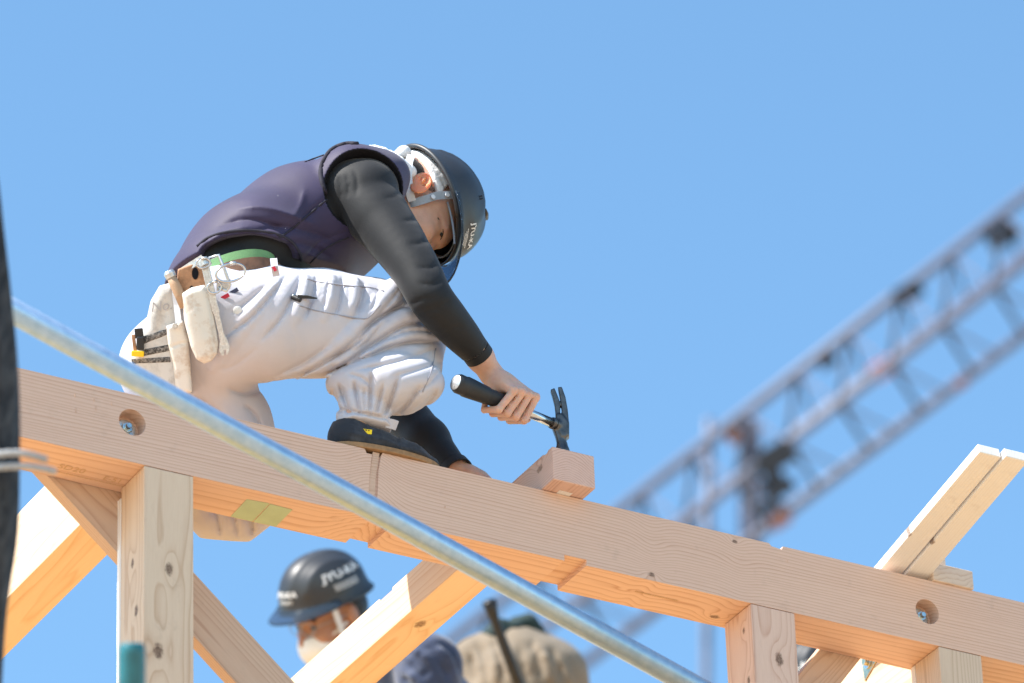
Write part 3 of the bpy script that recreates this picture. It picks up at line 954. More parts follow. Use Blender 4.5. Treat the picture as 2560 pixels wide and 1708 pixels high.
class Helmet:
    def __init__(self, H0, hf, hl, hk, sc=1.0, a=0.138, b=0.112, c=0.138, vis=1.0):
        self.vis = vis
        self.H0 = np.asarray(H0, float); self.f = nrm(hf); self.l = nrm(hl); self.k = nrm(hk)
        self.a, self.b, self.c, self.s = a * sc, b * sc, c * sc, sc

    def pt(self, th, ph, off=0.0):
        ct, st = math.cos(th), math.sin(th)
        cp, sp = max(math.cos(ph), 0) ** 0.82, math.sin(ph) ** 0.95 if ph > 0 else 0.0
        la = self.a * (1.0 if ct > 0 else 1.02)
        x, y, z = la * cp * ct, self.b * cp * st, self.c * sp
        # raised centre band, side ribs and a flared edge
        yy = abs(y) / self.b
        bump = 0.0045 * (1 / (1 + math.exp((yy - 0.30) * 40))) * min(1.0, sp * 2.2)
        bump += 0.003 * math.exp(-((yy - 0.62) / 0.05) ** 2) * (1 if 0.35 < sp < 0.93 else 0) * (1 if abs(ct) < 0.95 else 0)
        bump += 0.006 * math.exp(-(ph / 0.10) ** 2)
        n = nrm((x / la ** 2, y / self.b ** 2, z / self.c ** 2 + 1e-9))
        x, y, z = np.array((x, y, z)) + n * (bump + off) * self.s
        return self.H0 + x * self.f + y * self.l + z * self.k

    def build(self, parent, base_parent=None, lens=True, strap=True):
        N, Mr = 72, 26
        v = []; f = []
        for j in range(Mr + 1):
            ph = (j / Mr) * (math.pi / 2)
            for i in range(N):
                v.append(self.pt(2 * math.pi * i / N, ph))
        for j in range(Mr):
            for i in range(N):
                i2 = (i + 1) % N
                f.append((j * N + i, j * N + i2, (j + 1) * N + i2, (j + 1) * N + i))
        o = mesh_obj('helmet', v, f, m_helm, parent, smooth=True)
        md = o.modifiers.new('shell', 'SOLIDIFY'); md.thickness = 0.0035; md.offset = -1
        self.o = o
        rim = [self.pt(math.radians(a), 0.0, 0.0) for a in range(52, 310, 6)]
        MB().tube(rim, 0.0052 * self.s, 10).build('rim_trim', m_trim, o, smooth=True)
        # smoked front visor
        v = []; f = []
        A = list(range(-78, 79, 6)); R = 7
        for j in range(R + 1):
            s = j / R
            for a in A:
                th = math.radians(a)
                w = max(0.0, math.cos(th * 0.98)) ** 0.6
                p = self.pt(th, 0.10, 0.002)
                out = nrm(math.cos(th) * self.f + math.sin(th) * self.l)
                v.append(p + (out * 0.050 * s * w - self.k * (0.010 + 0.028 * w) * s) * self.s * self.vis)
        na = len(A)
        for j in range(R):
            for i in range(na - 1):
                f.append((j * na + i, j * na + i + 1, (j + 1) * na + i + 1, (j + 1) * na + i))
        vo = mesh_obj('visor', v, f, m_visor, o, smooth=True)
        md = vo.modifiers.new('shell', 'SOLIDIFY'); md.thickness = 0.002
        edge = v[-na:]
        MB().tube(edge, 0.0018 * self.s, 8).build('visor_edge', m_visor, o, smooth=True)
        # headband inside the shell
        band = MB()
        P = [self.pt(math.radians(a), 0.16, -0.013) for a in range(0, 361, 8)]
        band.ribbon(P, self.k, 0.020 * self.s, 0.003)
        band.build('headband', m_linerw, o, autosmooth=40)
        return o

    def fineprint(self, th0, ph0, half, h, rot=0.0):
        """a line of print too small to read: a row of tiny bars"""
        v = []; f = []
        x = -half
        cr, sr = math.cos(rot), math.sin(rot)
        while x < half:
            w = random.uniform(0.0008, 0.0022) * (half / 0.026)
            n = len(v)
            for a, b in ((x, -h / 2), (x + w, -h / 2), (x + w, h / 2), (x, h / 2)):
                a, b = cr * a - sr * b, sr * a + cr * b
                v.append(self.pt(th0 + a / (self.b * max(0.3, math.cos(ph0)) * 1.05), ph0 + b / (self.c * 1.05), 0.0009))
            f.append((n, n + 1, n + 2, n + 3))
            x += w + random.uniform(0.0004, 0.0010) * (half / 0.026)
        return mesh_obj('fine_print', v, f, m_print, self.o)

    def text(self, s, th0, ph0, size, flip=1.0, rot=0.0, mat=None, bold=0.0):
        cr, sr = math.cos(rot), math.sin(rot)

        def mp(a, b):
            a, b = cr * a - sr * b, sr * a + cr * b
            rr = self.b * max(0.3, math.cos(ph0))
            return self.pt(th0 + flip * a / (rr * 1.05), ph0 + b / (self.c * 1.05), 0.0009)
        return lettering(s, size, mp, mat or m_print, self.o, bold=bold)


# ------------------------------------------------------------------ the carpenter on the beam
base = np.array([0.45, 0.06, 0.15])
C1 = thing('person', base, 'carpenter in navy vest and pale baggy trousers kneeling on the beam with a hammer', 'person')

K = nrm((0.826, 0.0, 0.564)); Fc = nrm((0.564, 0.0, -0.826)); L = np.array([0.0, 1.0, 0.0])
EAR = WY(966, 424, 0.040)
HC = EAR + 0.078 * L + 0.012 * Fc
sh_n = W(840, 440, 11.10); el_n = W(990, 690, 10.93); wr_n = W(1127, 858, 11.02)
sh_f = np.array([0.54, 0.31, 0.74]); el_f = WY(880, 905, 0.36); wr_f = WY(1036, 1070, 0.20)
neck = np.array([0.575, 0.14, 0.80])
TORSO = [(np.array([0.258, 0.17, 0.560]), 0.102), (np.array([0.31, 0.17, 0.625]), 0.116), (np.array([0.42, 0.165, 0.715]), 0.126), (np.array([0.52, 0.16, 0.785]), 0.112)]
hipn = W(495, 730, 10.92); knn = W(942, 782, 11.06); ank_n = np.array([0.475, 0.026, 0.225])
hipf = np.array([0.185, 0.265, 0.400]); knf = np.array([0.325, 0.30, 0.155]); ank_f = np.array([0.05, 0.335, 0.245])

# hammer axis (needed by the hand)
HA = W(1050, 880, 10.905); HB = W(1282, 977, 11.058)
hd = nrm(HB - HA); HL = np.linalg.norm(HB - HA)
def hx(s): return HA + (HB - HA) * s
e2 = nrm(-FWD - hd * (-FWD @ hd)); e1 = np.cross(hd, e2)
if e1 @ UP < 0: e1 = -e1
def around(s, deg, r): a = math.radians(deg); return hx(s) + r * (math.cos(a) * e1 + math.sin(a) * e2)

B = Field((0.0, -0.20, 0.07), (1.04, 0.43, 1.05), 0.0027)
# head
B.ell(HC + 0.036 * K - 0.004 * Fc, (Fc, L, K), (0.098, 0.077, 0.090), 0.0)
B.ell(HC - 0.030 * K + 0.030 * Fc, (Fc, L, K), (0.066, 0.066, 0.075), 0.03)
B.ell(HC + 0.032 * K + 0.040 * Fc, (Fc, L, K), (0.068, 0.064, 0.052), 0.02)
B.ell(HC - 0.078 * K + 0.050 * Fc, (Fc, L, K), (0.045, 0.048, 0.040), 0.03)
B.ell(HC - 0.098 * K + 0.080 * Fc, (Fc, L, K), (0.018, 0.022, 0.016), 0.02)
for s in (-1, 1):
    B.ell(HC - 0.030 * K + 0.066 * Fc + s * 0.040 * L, (Fc, L, K), (0.028, 0.026, 0.024), 0.02)
B.ell(HC + 0.020 * K + 0.086 * Fc, (Fc, L, K), (0.014, 0.052, 0.011), 0.014)
B.chain([(HC + 0.008 * K + 0.094 * Fc, 0.007), (HC - 0.022 * K + 0.108 * Fc, 0.009), (HC - 0.036 * K + 0.114 * Fc, 0.0115)], 0.010)
for s in (-1, 1):
    B.ell(HC - 0.038 * K + 0.103 * Fc + s * 0.012 * L, (Fc, L, K), (0.010, 0.009, 0.008), 0.006)
    B.ell(HC + 0.000 * K + 0.098 * Fc + s * 0.033 * L, (Fc, L, K), (0.0075, 0.016, 0.009), 0.012, 's')
B.ell(HC - 0.066 * K + 0.098 * Fc, (Fc, L, K), (0.010, 0.024, 0.006), 0.008)
B.ell(HC - 0.077 * K + 0.096 * Fc, (Fc, L, K), (0.010, 0.022, 0.006), 0.008)
# ears
for s in (-1, 1):
    ec = HC - 0.012 * Fc + s * 0.081 * L
    eu = nrm(K - 0.60 * Fc); ef = nrm(Fc + 0.60 * K); en = nrm(s * L - 0.45 * Fc)
    eu = nrm(eu - en * (eu @ en)); ef = np.cross(eu, en)
    B.ell(ec - 0.003 * eu - 0.003 * ef + 0.005 * s * L, (eu, ef, en), (0.038, 0.0215, 0.0060), 0.004)
    B.ell(ec + 0.009 * eu + 0.010 * s * L, (eu, ef, en), (0.0185, 0.0110, 0.0065), 0.002, 's')
    B.ell(ec - 0.005 * eu + 0.002 * ef + 0.009 * s * L, (eu, ef, en), (0.0085, 0.0065, 0.0085), 0.002, 's')
    B.ell(ec + 0.010 * eu - 0.002 * ef + 0.007 * s * L, (eu, ef, en), (0.012, 0.0030, 0.0035), 0.003)
# neck, trunk, arms, legs
B.chain([(HC - 0.045 * K - 0.030 * Fc, 0.056), (neck, 0.062), (TORSO[3][0], 0.075)], 0.03)
B.chain([(c, r - 0.030) for c, r in TORSO], 0.03, L, 1.35)
B.chain([(sh_n, 0.048), (el_n, 0.034), (W(1052, 760, 10.972), 0.028), (W(1100, 818, 11.005), 0.0255), (wr_n, 0.0225)], 0.02)
B.chain([(sh_f, 0.048), (el_f, 0.037), (wr_f, 0.023), (wr_f + np.array([0.05, -0.02, -0.035]), 0.026)], 0.02)
B.cone(sh_n, sh_f, 0.05, 0.05, 0.03)
B.chain([(hipf, 0.075), (knf, 0.055), (ank_f, 0.04)], 0.03)
B.chain([(hipn, 0.08), (knn, 0.055), (ank_n, 0.030)], 0.03)
B.cone(TORSO[0][0], (hipn + hipf) / 2, 0.09, 0.09, 0.04)
# far hand, spread on the back of the timber
for i, dv in enumerate(((0.095, -0.030, -0.050), (0.100, -0.012, -0.056), (0.098, 0.006, -0.060), (0.088, 0.022, -0.060))):
    k0 = wr_f + np.array([0.062, -0.034 + 0.016 * i, -0.040])
    B.chain([(wr_f + np.array([0.03, -0.02 + 0.01 * i, -0.02]), 0.016), (k0, 0.012), (wr_f + np.array(dv), 0.0095)], 0.006)
# near hand: back of hand, four fingers closed round the handle, thumb on the far side
s4 = [0.392, 0.466, 0.540, 0.612]
rad = [0.0074, 0.0081, 0.0085, 0.0083]
kn = []
for i, s in enumerate(s4):
    kk = around(s + 0.045, 38 - 4 * i, 0.0345 + 0.001 * i)
    pip = around(s - 0.035 + 0.01 * i, 118, 0.0345)
    dip = around(s - 0.055 + 0.01 * i, 196, 0.0300)
    tip = around(s - 0.045, 262, 0.0250)
    kn.append(kk)
    B.chain([(wr_n + (kk - wr_n) * 0.35, 0.0165), (kk, rad[i] + 0.0010)], 0.007)
    B.chain([(kk, rad[i] + 0.0010), (pip, rad[i] + 0.0002), (dip, rad[i] - 0.0006), (tip, rad[i] - 0.0016)], 0.0018)
    B.ell(kk + 0.003 * nrm(kk - hx(s + 0.04)), (hd, e1, e2), (0.0082, 0.0082, 0.0082), 0.004)
    B.ell(pip, (hd, e1, e2), (0.0086, 0.0090, 0.0090), 0.002)
B.chain([(wr_n, 0.022), (wr_n * 0.45 + around(0.50, 10, 0.020) * 0.55, 0.024)], 0.012, e2, 0.85)
B.chain([(wr_n * 0.6 + kn[3] * 0.4 + FWD * 0.012, 0.017), (around(0.60, -25, 0.034), 0.0135), (around(0.72, -70, 0.028), 0.0110), (around(0.76, -120, 0.0245), 0.0090)], 0.008)
for i in range(3):     # tendon ridges and wrist crease
    B.fold([wr_n * 0.55 + kn[i] * 0.45 - FWD * 0.014, kn[i] - FWD * 0.004], -0.0016, 0.004)
    m1 = (kn[i] + kn[i + 1]) / 2
    B.fold([m1 - FWD * 0.006, m1 - FWD * 0.004 + 0.012 * e1 * -1, (around(s4[i] + 0.005, 118, 0.040) + around(s4[i + 1] + 0.005, 118, 0.040)) / 2], 0.0030, 0.0030)
wc = wr_n - FWD * 0.020 + hd * 0.002
B.fold([wc - RIGHT * 0.020 - UP * 0.010, wc - UP * 0.001, wc + RIGHT * 0.016 + UP * 0.008], 0.0018, 0.0022)


B.crease([(1004, 484), (1010, 500), (1016, 518), (1018, 530)], 0.0022, 0.0022, sharp=True)
B.crease([(1008, 508), (1013, 524), (1013, 536), (1008, 550)], 0.0030, 0.0022, sharp=True)
B.crease([(1006, 560), (1000, 572), (990, 584)], 0.004, 0.006)
B.crease([(1002, 500), (1006, 525), (1004, 545)], -0.0012, 0.004)
for pp in ([(1150, 872), (1164, 884), (1178, 890)], [(1160, 866), (1180, 882), (1198, 896)], [(1166, 858), (1190, 880), (1210, 905)]):
    B.crease(pp, -0.0028, 0.0042)
for pp in ([(1118, 868), (1132, 862), (1150, 848)], [(1112, 880), (1122, 886), (1136, 890)]):
    B.crease(pp, 0.0014, 0.0018, sharp=True)
eye_t = B.hit(1013, 533) or 11.3
side_t = [(x, y, B.hit(x, y) or 11.3) for x, y in ((990, 424), (1000, 434), (1008, 446), (984, 440))]
jaw_t = [(x, y, B.hit(x, y) or 11.3) for x, y in ((990, 474), (975, 482), (965, 494))]
ear_c = HC - 0.012 * Fc - 0.086 * L
def to_view(c):
    d = c - CAM; z = d @ FWD
    return np.stack([(1280 + FPX * (d @ RIGHT) / z) / DS, (854 - FPX * (d @ UP) / z) / DS, z], 1)
def skin_fn(c):
    v_ = to_view(c)
    m = ((np.linalg.norm(c - ear_c, axis=1) < 0.042) & (c[:, 1] < HC[1] - 0.0765)).astype(int)
    near_ = (c[:, 1] < HC[1] - 0.03) & (m == 0) & (v_[:, 2] < 11.42)
    jit = rng.normal(0, 2.0, len(c))
    a_ = near_ & ((((v_[:, 0] - 995) * 0.8 + (v_[:, 1] - 430) * 0.6) / 19) ** 2 + (((v_[:, 1] - 430) * 0.8 - (v_[:, 0] - 995) * 0.6) / (13 + jit)) ** 2 < 1)
    b_ = near_ & (((v_[:, 0] - 980) / 26) ** 2 + ((v_[:, 1] - 478 + (v_[:, 0] - 980) * 0.45) / (8 + jit)) ** 2 < 1)
    m[a_] = 2
    return m
body = field_obj('body', B, m_skin, C1, 1, mats=[m_skin, m_skin_ear, m_stubble], matfn=skin_fn)
lash = [(x, y, B.hit(x, y)) for x, y in ((1005, 500), (1010, 510), (1014, 520), (1017, 530), (1016, 540), (1011, 550))]
lash = [W(x, y, t_ - 0.0003) for x, y, t_ in lash if t_]
if len(lash) > 3: MB().tube(spline(lash, 4), 0.0011, 6).build('eyelashes', m_hair, C1, smooth=True)
del B
ey = Field(W(1013, 533, eye_t) - 0.02, W(1013, 533, eye_t) + 0.02, 0.0012)
ey.ell(W(1013, 533, eye_t + 0.001), (nrm(UP + 0.05 * RIGHT), RIGHT, FWD), (0.0105, 0.0042, 0.004), 0)
field_obj('eye', ey, m_eye, C1, 1)
ec = HC + 0.0835 * Fc + 0.033 * L
ey = Field(ec - 0.02, ec + 0.02, 0.0016)
ey.ell(ec, (L, K, Fc), (0.009, 0.0036, 0.006), 0)
field_obj('eye', ey, m_eye, C1, 1)
for s in (-1, 1):
    P = [HC + (0.020 + 0.004 * math.sin(u * 3.14)) * K + (0.0975 - 0.012 * u * u) * Fc + s * (0.016 + 0.036 * u) * L for u in np.linspace(0, 1, 7)]
    MB().tube(P, [0.002, 0.0036, 0.004, 0.004, 0.0035, 0.003, 0.0015], 8).build('eyebrow', m_hair, C1, smooth=True)

# hair behind the ear and the sideburn
H = Field(HC - 0.16, HC + 0.16, 0.0028)
H.ell(HC + 0.010 * K - 0.035 * Fc, (Fc, L, K), (0.072, 0.0765, 0.070), 0.0)
H.chain([(HC - 0.020 * K - 0.060 * Fc, 0.050), (HC - 0.055 * K - 0.055 * Fc, 0.045)], 0.02)
for s in (1,):
    H.chain([(HC + 0.030 * K + 0.020 * Fc + s * 0.070 * L, 0.0120), (HC + 0.000 * K + 0.024 * Fc + s * 0.0695 * L, 0.0090), (HC - 0.026 * K + 0.024 * Fc + s * 0.0665 * L, 0.0045)], 0.006)
field_obj('hair', H, m_hair, C1, 1)

# white towel round the head and at the nape
T = Field(HC - 0.20, HC + 0.20, 0.003)
T.ell(HC + 0.045 * K - 0.006 * Fc, (Fc, L, K), (0.106, 0.087, 0.088), 0.0)
T.plane_cut(HC + 0.030 * K, -nrm(K + 0.30 * Fc))
T.plane_cut(HC + 0.035 * Fc, nrm(Fc + 0.4 * K))
T.chain([(HC + 0.034 * K - 0.098 * Fc + q * L, 0.016) for q in (-0.045, 0.0, 0.045)], 0.01)
T.chain([(HC - 0.020 * K - 0.095 * Fc + q * L, 0.020) for q in (-0.055, 0.0, 0.05)], 0.012)
T.fold([HC + 0.045 * K - 0.08 * Fc - 0.07 * L, HC + 0.050 * K - 0.02 * Fc - 0.088 * L, HC + 0.045 * K + 0.05 * Fc - 0.078 * L], 0.004, 0.005)
field_obj('head_towel', T, m_towel, C1, 1, 0.0003)
MBt = Field(W(890, 360, 11.26) - 0.12, W(890, 360, 11.26) + 0.12, 0.0035)
MBt.chain([(W(852, 352, 11.22), 0.014), (W(872, 362, 11.22), 0.020), (W(905, 383, 11.24), 0.022), (W(935, 398, 11.27), 0.020)], 0.015)
MBt.chain([(W(848, 346, 11.24), 0.012), (W(862, 348, 11.24), 0.014)], 0.01)
MBt.crease([(850, 350), (880, 372), (920, 396)], 0.006, 0.006)
MBt.crease([(895, 368), (905, 385), (908, 400)], 0.005, 0.005)
field_obj('neck_towel', MBt, m_towel, C1, 1, 0.0004)

# helmet
hf = nrm((0.39, 0, -0.92)); hk = nrm((0.92, 0, 0.39))
HM = Helmet(HC + 0.040 * K + 0.014 * Fc, hf, L, hk, 1.0, 0.124, 0.108, 0.128)
hel = HM.build(C1)
HM.text('JYU-KA', math.radians(-29), 0.36, 0.0185, bold=0.0004)
for i in range(3):
    HM.fineprint(math.radians(-29), 0.36 - 0.120 - 0.030 * i, 0.022 - 0.004 * i, 0.0022)
vent = MB()
for q in (0, 1):
    a = HM.pt(math.radians(-72 + 3.0 * q), 0.66, 0.0004)
    vent.box(a, (HM.k, nrm(np.cross(HM.k, -L)), L), (0.006, 0.0016, 0.0016))
vent.build('vent', m_eye, hel)
c0 = HM.pt(math.radians(-20), 1.05, 0.0)
MB().tube([HM.pt(math.radians(-52), 0.98, 0.001), HM.pt(math.radians(-40), 1.08, 0.003), HM.pt(math.radians(-20), 1.2, 0.004)], [0.001, 0.004, 0.005], 8).build('vent_scoop', m_trim, hel, smooth=True)
# chin straps
def yl(pp): return [WY(x, y, yy) for x, y, yy in pp]
MB().ribbon(spline(yl([(1049, 446, 0.020), (1020, 448, 0.026), (1000, 450, 0.030), (975, 458, 0.034), (948, 466, 0.046), (935, 468, 0.06)]), 6), UP, 0.0165, 0.0016).build('chin_strap', m_strap, hel, autosmooth=40)
MB().ribbon(spline(yl([(944, 356, 0.040), (938, 375, 0.036), (937, 405, 0.034), (940, 440, 0.038), (946, 462, 0.044)]), 6), RIGHT, 0.0165, 0.0016).build('chin_strap', m_strapw, hel, autosmooth=40)
for x_, y_, yy in ((1027, 447, 0.021), (994, 452, 0.028)):
    c_ = WY(x_, y_, yy)
    MB().tube([c_ + 0.002 * L, c_ - 0.0012 * L], 0.0050, 16).build('snap', m_strapw, hel, autosmooth=40)

MB().ribbon(spline(yl([(1027, 464, 0.045), (1035, 495, 0.047), (1041, 530, 0.050), (1043, 560, 0.060)]), 6), RIGHT, 0.0036, 0.002).build('goggle_edge', m_strap, hel)

# ---- black shirt (trunk and sleeves)
S = Field((0.02, -0.24, 0.05), (0.92, 0.50, 1.0), 0.0038)
S.chain([(c, r - 0.007) for c, r in TORSO], 0.03, L, 1.36)
S.cone(sh_n, sh_f, 0.068, 0.068, 0.03)
sl = spline([np.append(W(x, y, t_), r * PX) for x, y, t_, r in ((826, 436, 11.11, 70), (862, 488, 11.07, 70), (908, 550, 11.02, 63), (955, 620, 10.965, 54), (988, 684, 10.93, 49), (1022, 727, 10.948, 46), (1058, 768, 10.974, 40), (1084, 798, 10.993, 33), (1096, 812, 11.0, 30))], 5)
S.chain([(q[:3], q[3]) for q in sl], 0.006)
S.cone(W(800, 432, 11.10), W(860, 490, 11.07), 60 * PX, 66 * PX, 0.02)
S.chain([(sh_f, 0.066), (el_f, 0.056), (wr_f - 0.35 * (wr_f - el_f), 0.044), (wr_f, 0.031)], 0.02)
S.chain([(neck, 0.066), (neck + 0.045 * nrm(HC - neck), 0.060)], 0.02)
# open cuffs
ax = nrm(W(1130, 862, 11.03) - W(1086, 800, 10.995))
S.cone(W(1098, 815, 11.0) + ax * 0.008, W(1098, 815, 11.0) + ax * 0.06, 0.034, 0.034, 0.0, mode='s')
axf = nrm(wr_f - el_f)
S.cone(wr_f + axf * 0.036, wr_f + axf * 0.09, 0.036, 0.036, 0.0, mode='s')
c_ = W(1090, 804, 11.0) - FWD * 0.026
S.fold([c_ - nrm(np.cross(ax, FWD)) * 0.03, c_ - FWD * 0.004, c_ + nrm(np.cross(ax, FWD)) * 0.03], 0.0016, 0.0025)
def sf(pp, off):     # surface points on the camera side
    return [W(x, y, t_) - FWD * off for x, y, t_ in pp]
for pp, amp, w in (([(966, 490), (948, 505), (925, 508)], 0.0025, 0.005), ([(984, 548), (962, 560), (938, 560)], 0.0030, 0.005), ([(930, 430), (905, 452), (880, 455)], 0.002, 0.006),
                   ([(1004, 606), (985, 616), (955, 612)], 0.0030, 0.005), ([(1016, 640), (992, 654), (960, 650)], 0.0030, 0.005), ([(942, 700), (968, 688), (1000, 686)], 0.0030, 0.005),
                   ([(960, 726), (985, 712), (1020, 712)], 0.0030, 0.005), ([(1034, 690), (1010, 702), (985, 704)], 0.0030, 0.005), ([(1012, 772), (1040, 754), (1064, 748)], 0.0025, 0.005),
                   ([(812, 392), (820, 420), (818, 450)], 0.003, 0.005), ([(795, 400), (800, 430), (798, 455)], 0.003, 0.005), ([(778, 405), (782, 430), (785, 460)], 0.003, 0.004)):
    S.crease(pp, amp, w, sharp=True)
field_obj('shirt', S, m_shirt, C1, 1)
for cc_, aa_, rr_ in ((W(1095, 811, 11.0), ax, 0.0285), (wr_f + axf * 0.018, axf, 0.0325)):
    u1 = nrm(np.cross(aa_, FWD)); u2 = np.cross(aa_, u1)
    MB().ribbon([cc_ + rr_ * (math.cos(q) * u1 + math.sin(q) * u2) for q in np.linspace(0, 2 * math.pi, 33)], aa_, 0.018, 0.004).build('cuff', m_shirt, C1, autosmooth=40)
del S

# ---- vest
V = Field((0.06, -0.10, 0.44), (0.78, 0.44, 0.98), 0.0029)
V.chain([(c, r + (0.008 if i else 0.012)) for i, (c, r) in enumerate(TORSO)], 0.03, L, 1.38)
V.cone(W(838, 432, 11.12), sh_f, 0.082, 0.080, 0.04)
V.ell(W(805, 400, 11.12), (RIGHT, UP, FWD), (0.062, 0.058, 0.07), 0.03)
V.chain([(neck, 0.072), (neck + 0.02 * nrm(HC - neck), 0.070)], 0.03)
# arm holes, neck hole, lower edge
V.ell(W(868, 402, 11.16), (RIGHT, UP, FWD), (74 * PX, 58 * PX, 0.06), 0.025)
AH0, AH1 = W(842, 430, 11.045), W(858, 446, 10.75)
V.cone(AH0, AH1, 98 * PX, 104 * PX, 0.003, mode='s')
V.cone(sh_f + np.array([0.03, 0.02, -0.02]), el_f, 0.075, 0.075, 0.006, mode='s')
V.cone(neck + 0.03 * nrm(HC - neck), HC, 0.066, 0.07, 0.004, mode='s')
V.ell(W(575, 588, 10.93), (nrm(RIGHT * 0.97 - UP * 0.05), nrm(UP + 0.05 * RIGHT), FWD), (122 * PX, 50 * PX, 0.10), 0.006, 's')
V.plane_cut(W(560, 622, 11.0), (0.22, 0, -0.975))
V.cut_local(WY(402, 618, 0.17), (-0.05, 0, -1.0), 0.11)
for pp, amp, w in (([(770, 440, 11.0), (720, 480, 10.99), (670, 525, 10.97), (640, 545, 10.97)], 0.0030, 0.004),
                   ([(800, 530, 10.99), (740, 552, 10.98), (700, 590, 10.97)], 0.0030, 0.004),
                   ([(500, 520, 11.02), (560, 505, 10.99), (620, 515, 10.97), (660, 535, 10.96)], 0.007, 0.012),
                   ([(540, 480, 11.05), (600, 475, 11.0), (660, 490, 10.98), (730, 520, 10.97)], -0.006, 0.016),
                   ([(560, 540, 10.97), (640, 520, 10.96), (720, 535, 10.96), (780, 560, 10.97)], 0.006, 0.012),
                   ([(470, 560, 11.02), (520, 530, 10.99), (580, 520, 10.97)], -0.005, 0.012),
                   ([(640, 560, 10.96), (700, 560, 10.95), (760, 590, 10.96)], 0.005, 0.010),
                   ([(700, 430, 11.02), (690, 470, 10.99), (670, 500, 10.98)], -0.003, 0.012)):
    V.crease(pp, amp * 1.2, w * 0.8, sharp=True)
def lining_fn(c):
    ab = AH1 - AH0; tt = np.clip(((c - AH0) @ ab) / (ab @ ab), 0, 1)
    d = np.linalg.norm(c - AH0 - tt[:, None] * ab, axis=1)
    return d < 101 * PX + tt * 6 * PX
vest = field_obj('vest', V, m_vest, C1, 1, mats=[m_vest, m_lining], matfn=lining_fn)
def vline(pp, r, m, d=0.001, name='seam'):
    P = []
    for x, y, _ in spline([(a, b, 0) for a, b in pp], 6):
        t_ = V.hit(x, y)
        if t_ is not None: P.append(W(x, y, t_ - d))
    if len(P) > 2: MB().tube(P, r, 8).build(name, m, vest, smooth=True)
m_seamv = cloth('vest_binding', (0.030, 0.027, 0.040), 0.8)
vline([(768, 446), (735, 470), (700, 500), (668, 527), (640, 546)], 0.0022, m_seamv)
vline([(800, 545), (765, 560), (735, 580), (712, 604)], 0.0020, m_seamv)
vline([(700, 372), (725, 362), (742, 356)], 0.0016, m_seamv)
vline([(820, 330), (790, 331), (760, 345), (741, 372), (736, 400), (744, 435), (762, 468), (785, 500)], 0.0050, m_seamv, 0.0, 'armhole_binding')
vline([(452, 566), (480, 545), (520, 533), (570, 529), (630, 536), (668, 554), (688, 582), (692, 610)], 0.0034, m_seamv, 0.0, 'hem_binding')
del V

# ---- trousers
T = Field((-0.05, -0.13, 0.02), (0.86, 0.46, 0.64), 0.0023)
T.ell((hipn + hipf) / 2 + np.array([0.040, 0, -0.01]), (np.array([1, 0, 0.0]), L, np.array([0, 0, 1.0])), (0.090, 0.160, 0.115), 0.0)
T.cone(np.array([0.250, 0.17, 0.545]), (hipn + hipf) / 2 + np.array([0.02, 0, 0]), 0.108, 0.100, 0.03, L, 1.35)
near = [(hipn, 110 * PX), (W(620, 745, 10.94), 120 * PX), (W(740, 742, 10.98), 116 * PX), (W(850, 745, 11.02), 98 * PX), (W(938, 778, 11.055), 84 * PX)]
T.chain(near, 0.04)
T.chain([(hipf, 0.108), (hipf * 0.55 + knf * 0.45 + np.array([0.045, 0, 0]), 0.106), (knf + np.array([0.03, 0, 0.02]), 0.094)], 0.04)
T.chain([(knf, 0.088), (ank_f, 0.075)], 0.03)
T.ell(W(522, 1178, 10.96), (RIGHT, UP, FWD), (90 * PX, 78 * PX, 0.080), 0.012)
T.cut_local(W(515, 1240, 10.93), -nrm(UP + 0.08 * RIGHT), 0.10)
# shin: a separate baggy tube that meets the thigh in a crisp fold
T.chain([(W(938, 786, 11.05), 86 * PX), (W(912, 850, 10.99), 104 * PX)], 0.008, FWD, 0.9)
T.ell(W(884, 880, 10.925), (RIGHT, UP, FWD), (136 * PX, 78 * PX, 0.092), 0.014)
T.chain([(W(836, 940, 10.882), 66 * PX), (W(836, 985, 10.868), 62 * PX)], 0.006, FWD, 0.90)
# rolls of cloth at the groin and behind the knee
T.roll([(640, 866, 14), (720, 836, 26), (800, 778, 34), (870, 706, 34), (920, 650, 26)], 20, 0.004)
T.roll([(735, 856, 14), (800, 826, 26), (870, 772, 34), (935, 728, 34), (985, 722, 24)], 21, 0.004)
T.roll([(800, 838, 12), (860, 806, 22), (930, 772, 28), (995, 770, 20)], 17, 0.004)
T.roll([(640, 655, 10), (600, 700, 18), (540, 770, 20), (490, 840, 14)], 6, 0.008)
T.roll([(700, 640, 10), (692, 690, 14), (670, 740, 12)], 5, 0.008)
T.roll([(760, 640, 10), (752, 690, 14), (740, 730, 10)], 5, 0.008)
T.roll([(815, 645, 10), (812, 690, 14), (800, 720, 10)], 5, 0.008)
T.cut_local(W(838, 984, 10.868), nrm(np.array([-0.06, 0, -1.0])), 0.085)
T.plane_cut(W(560, 608, 10.93), (-0.22, 0, 0.975))
def on(pp):
    return [W(x, y, t_) for x, y, t_ in pp]
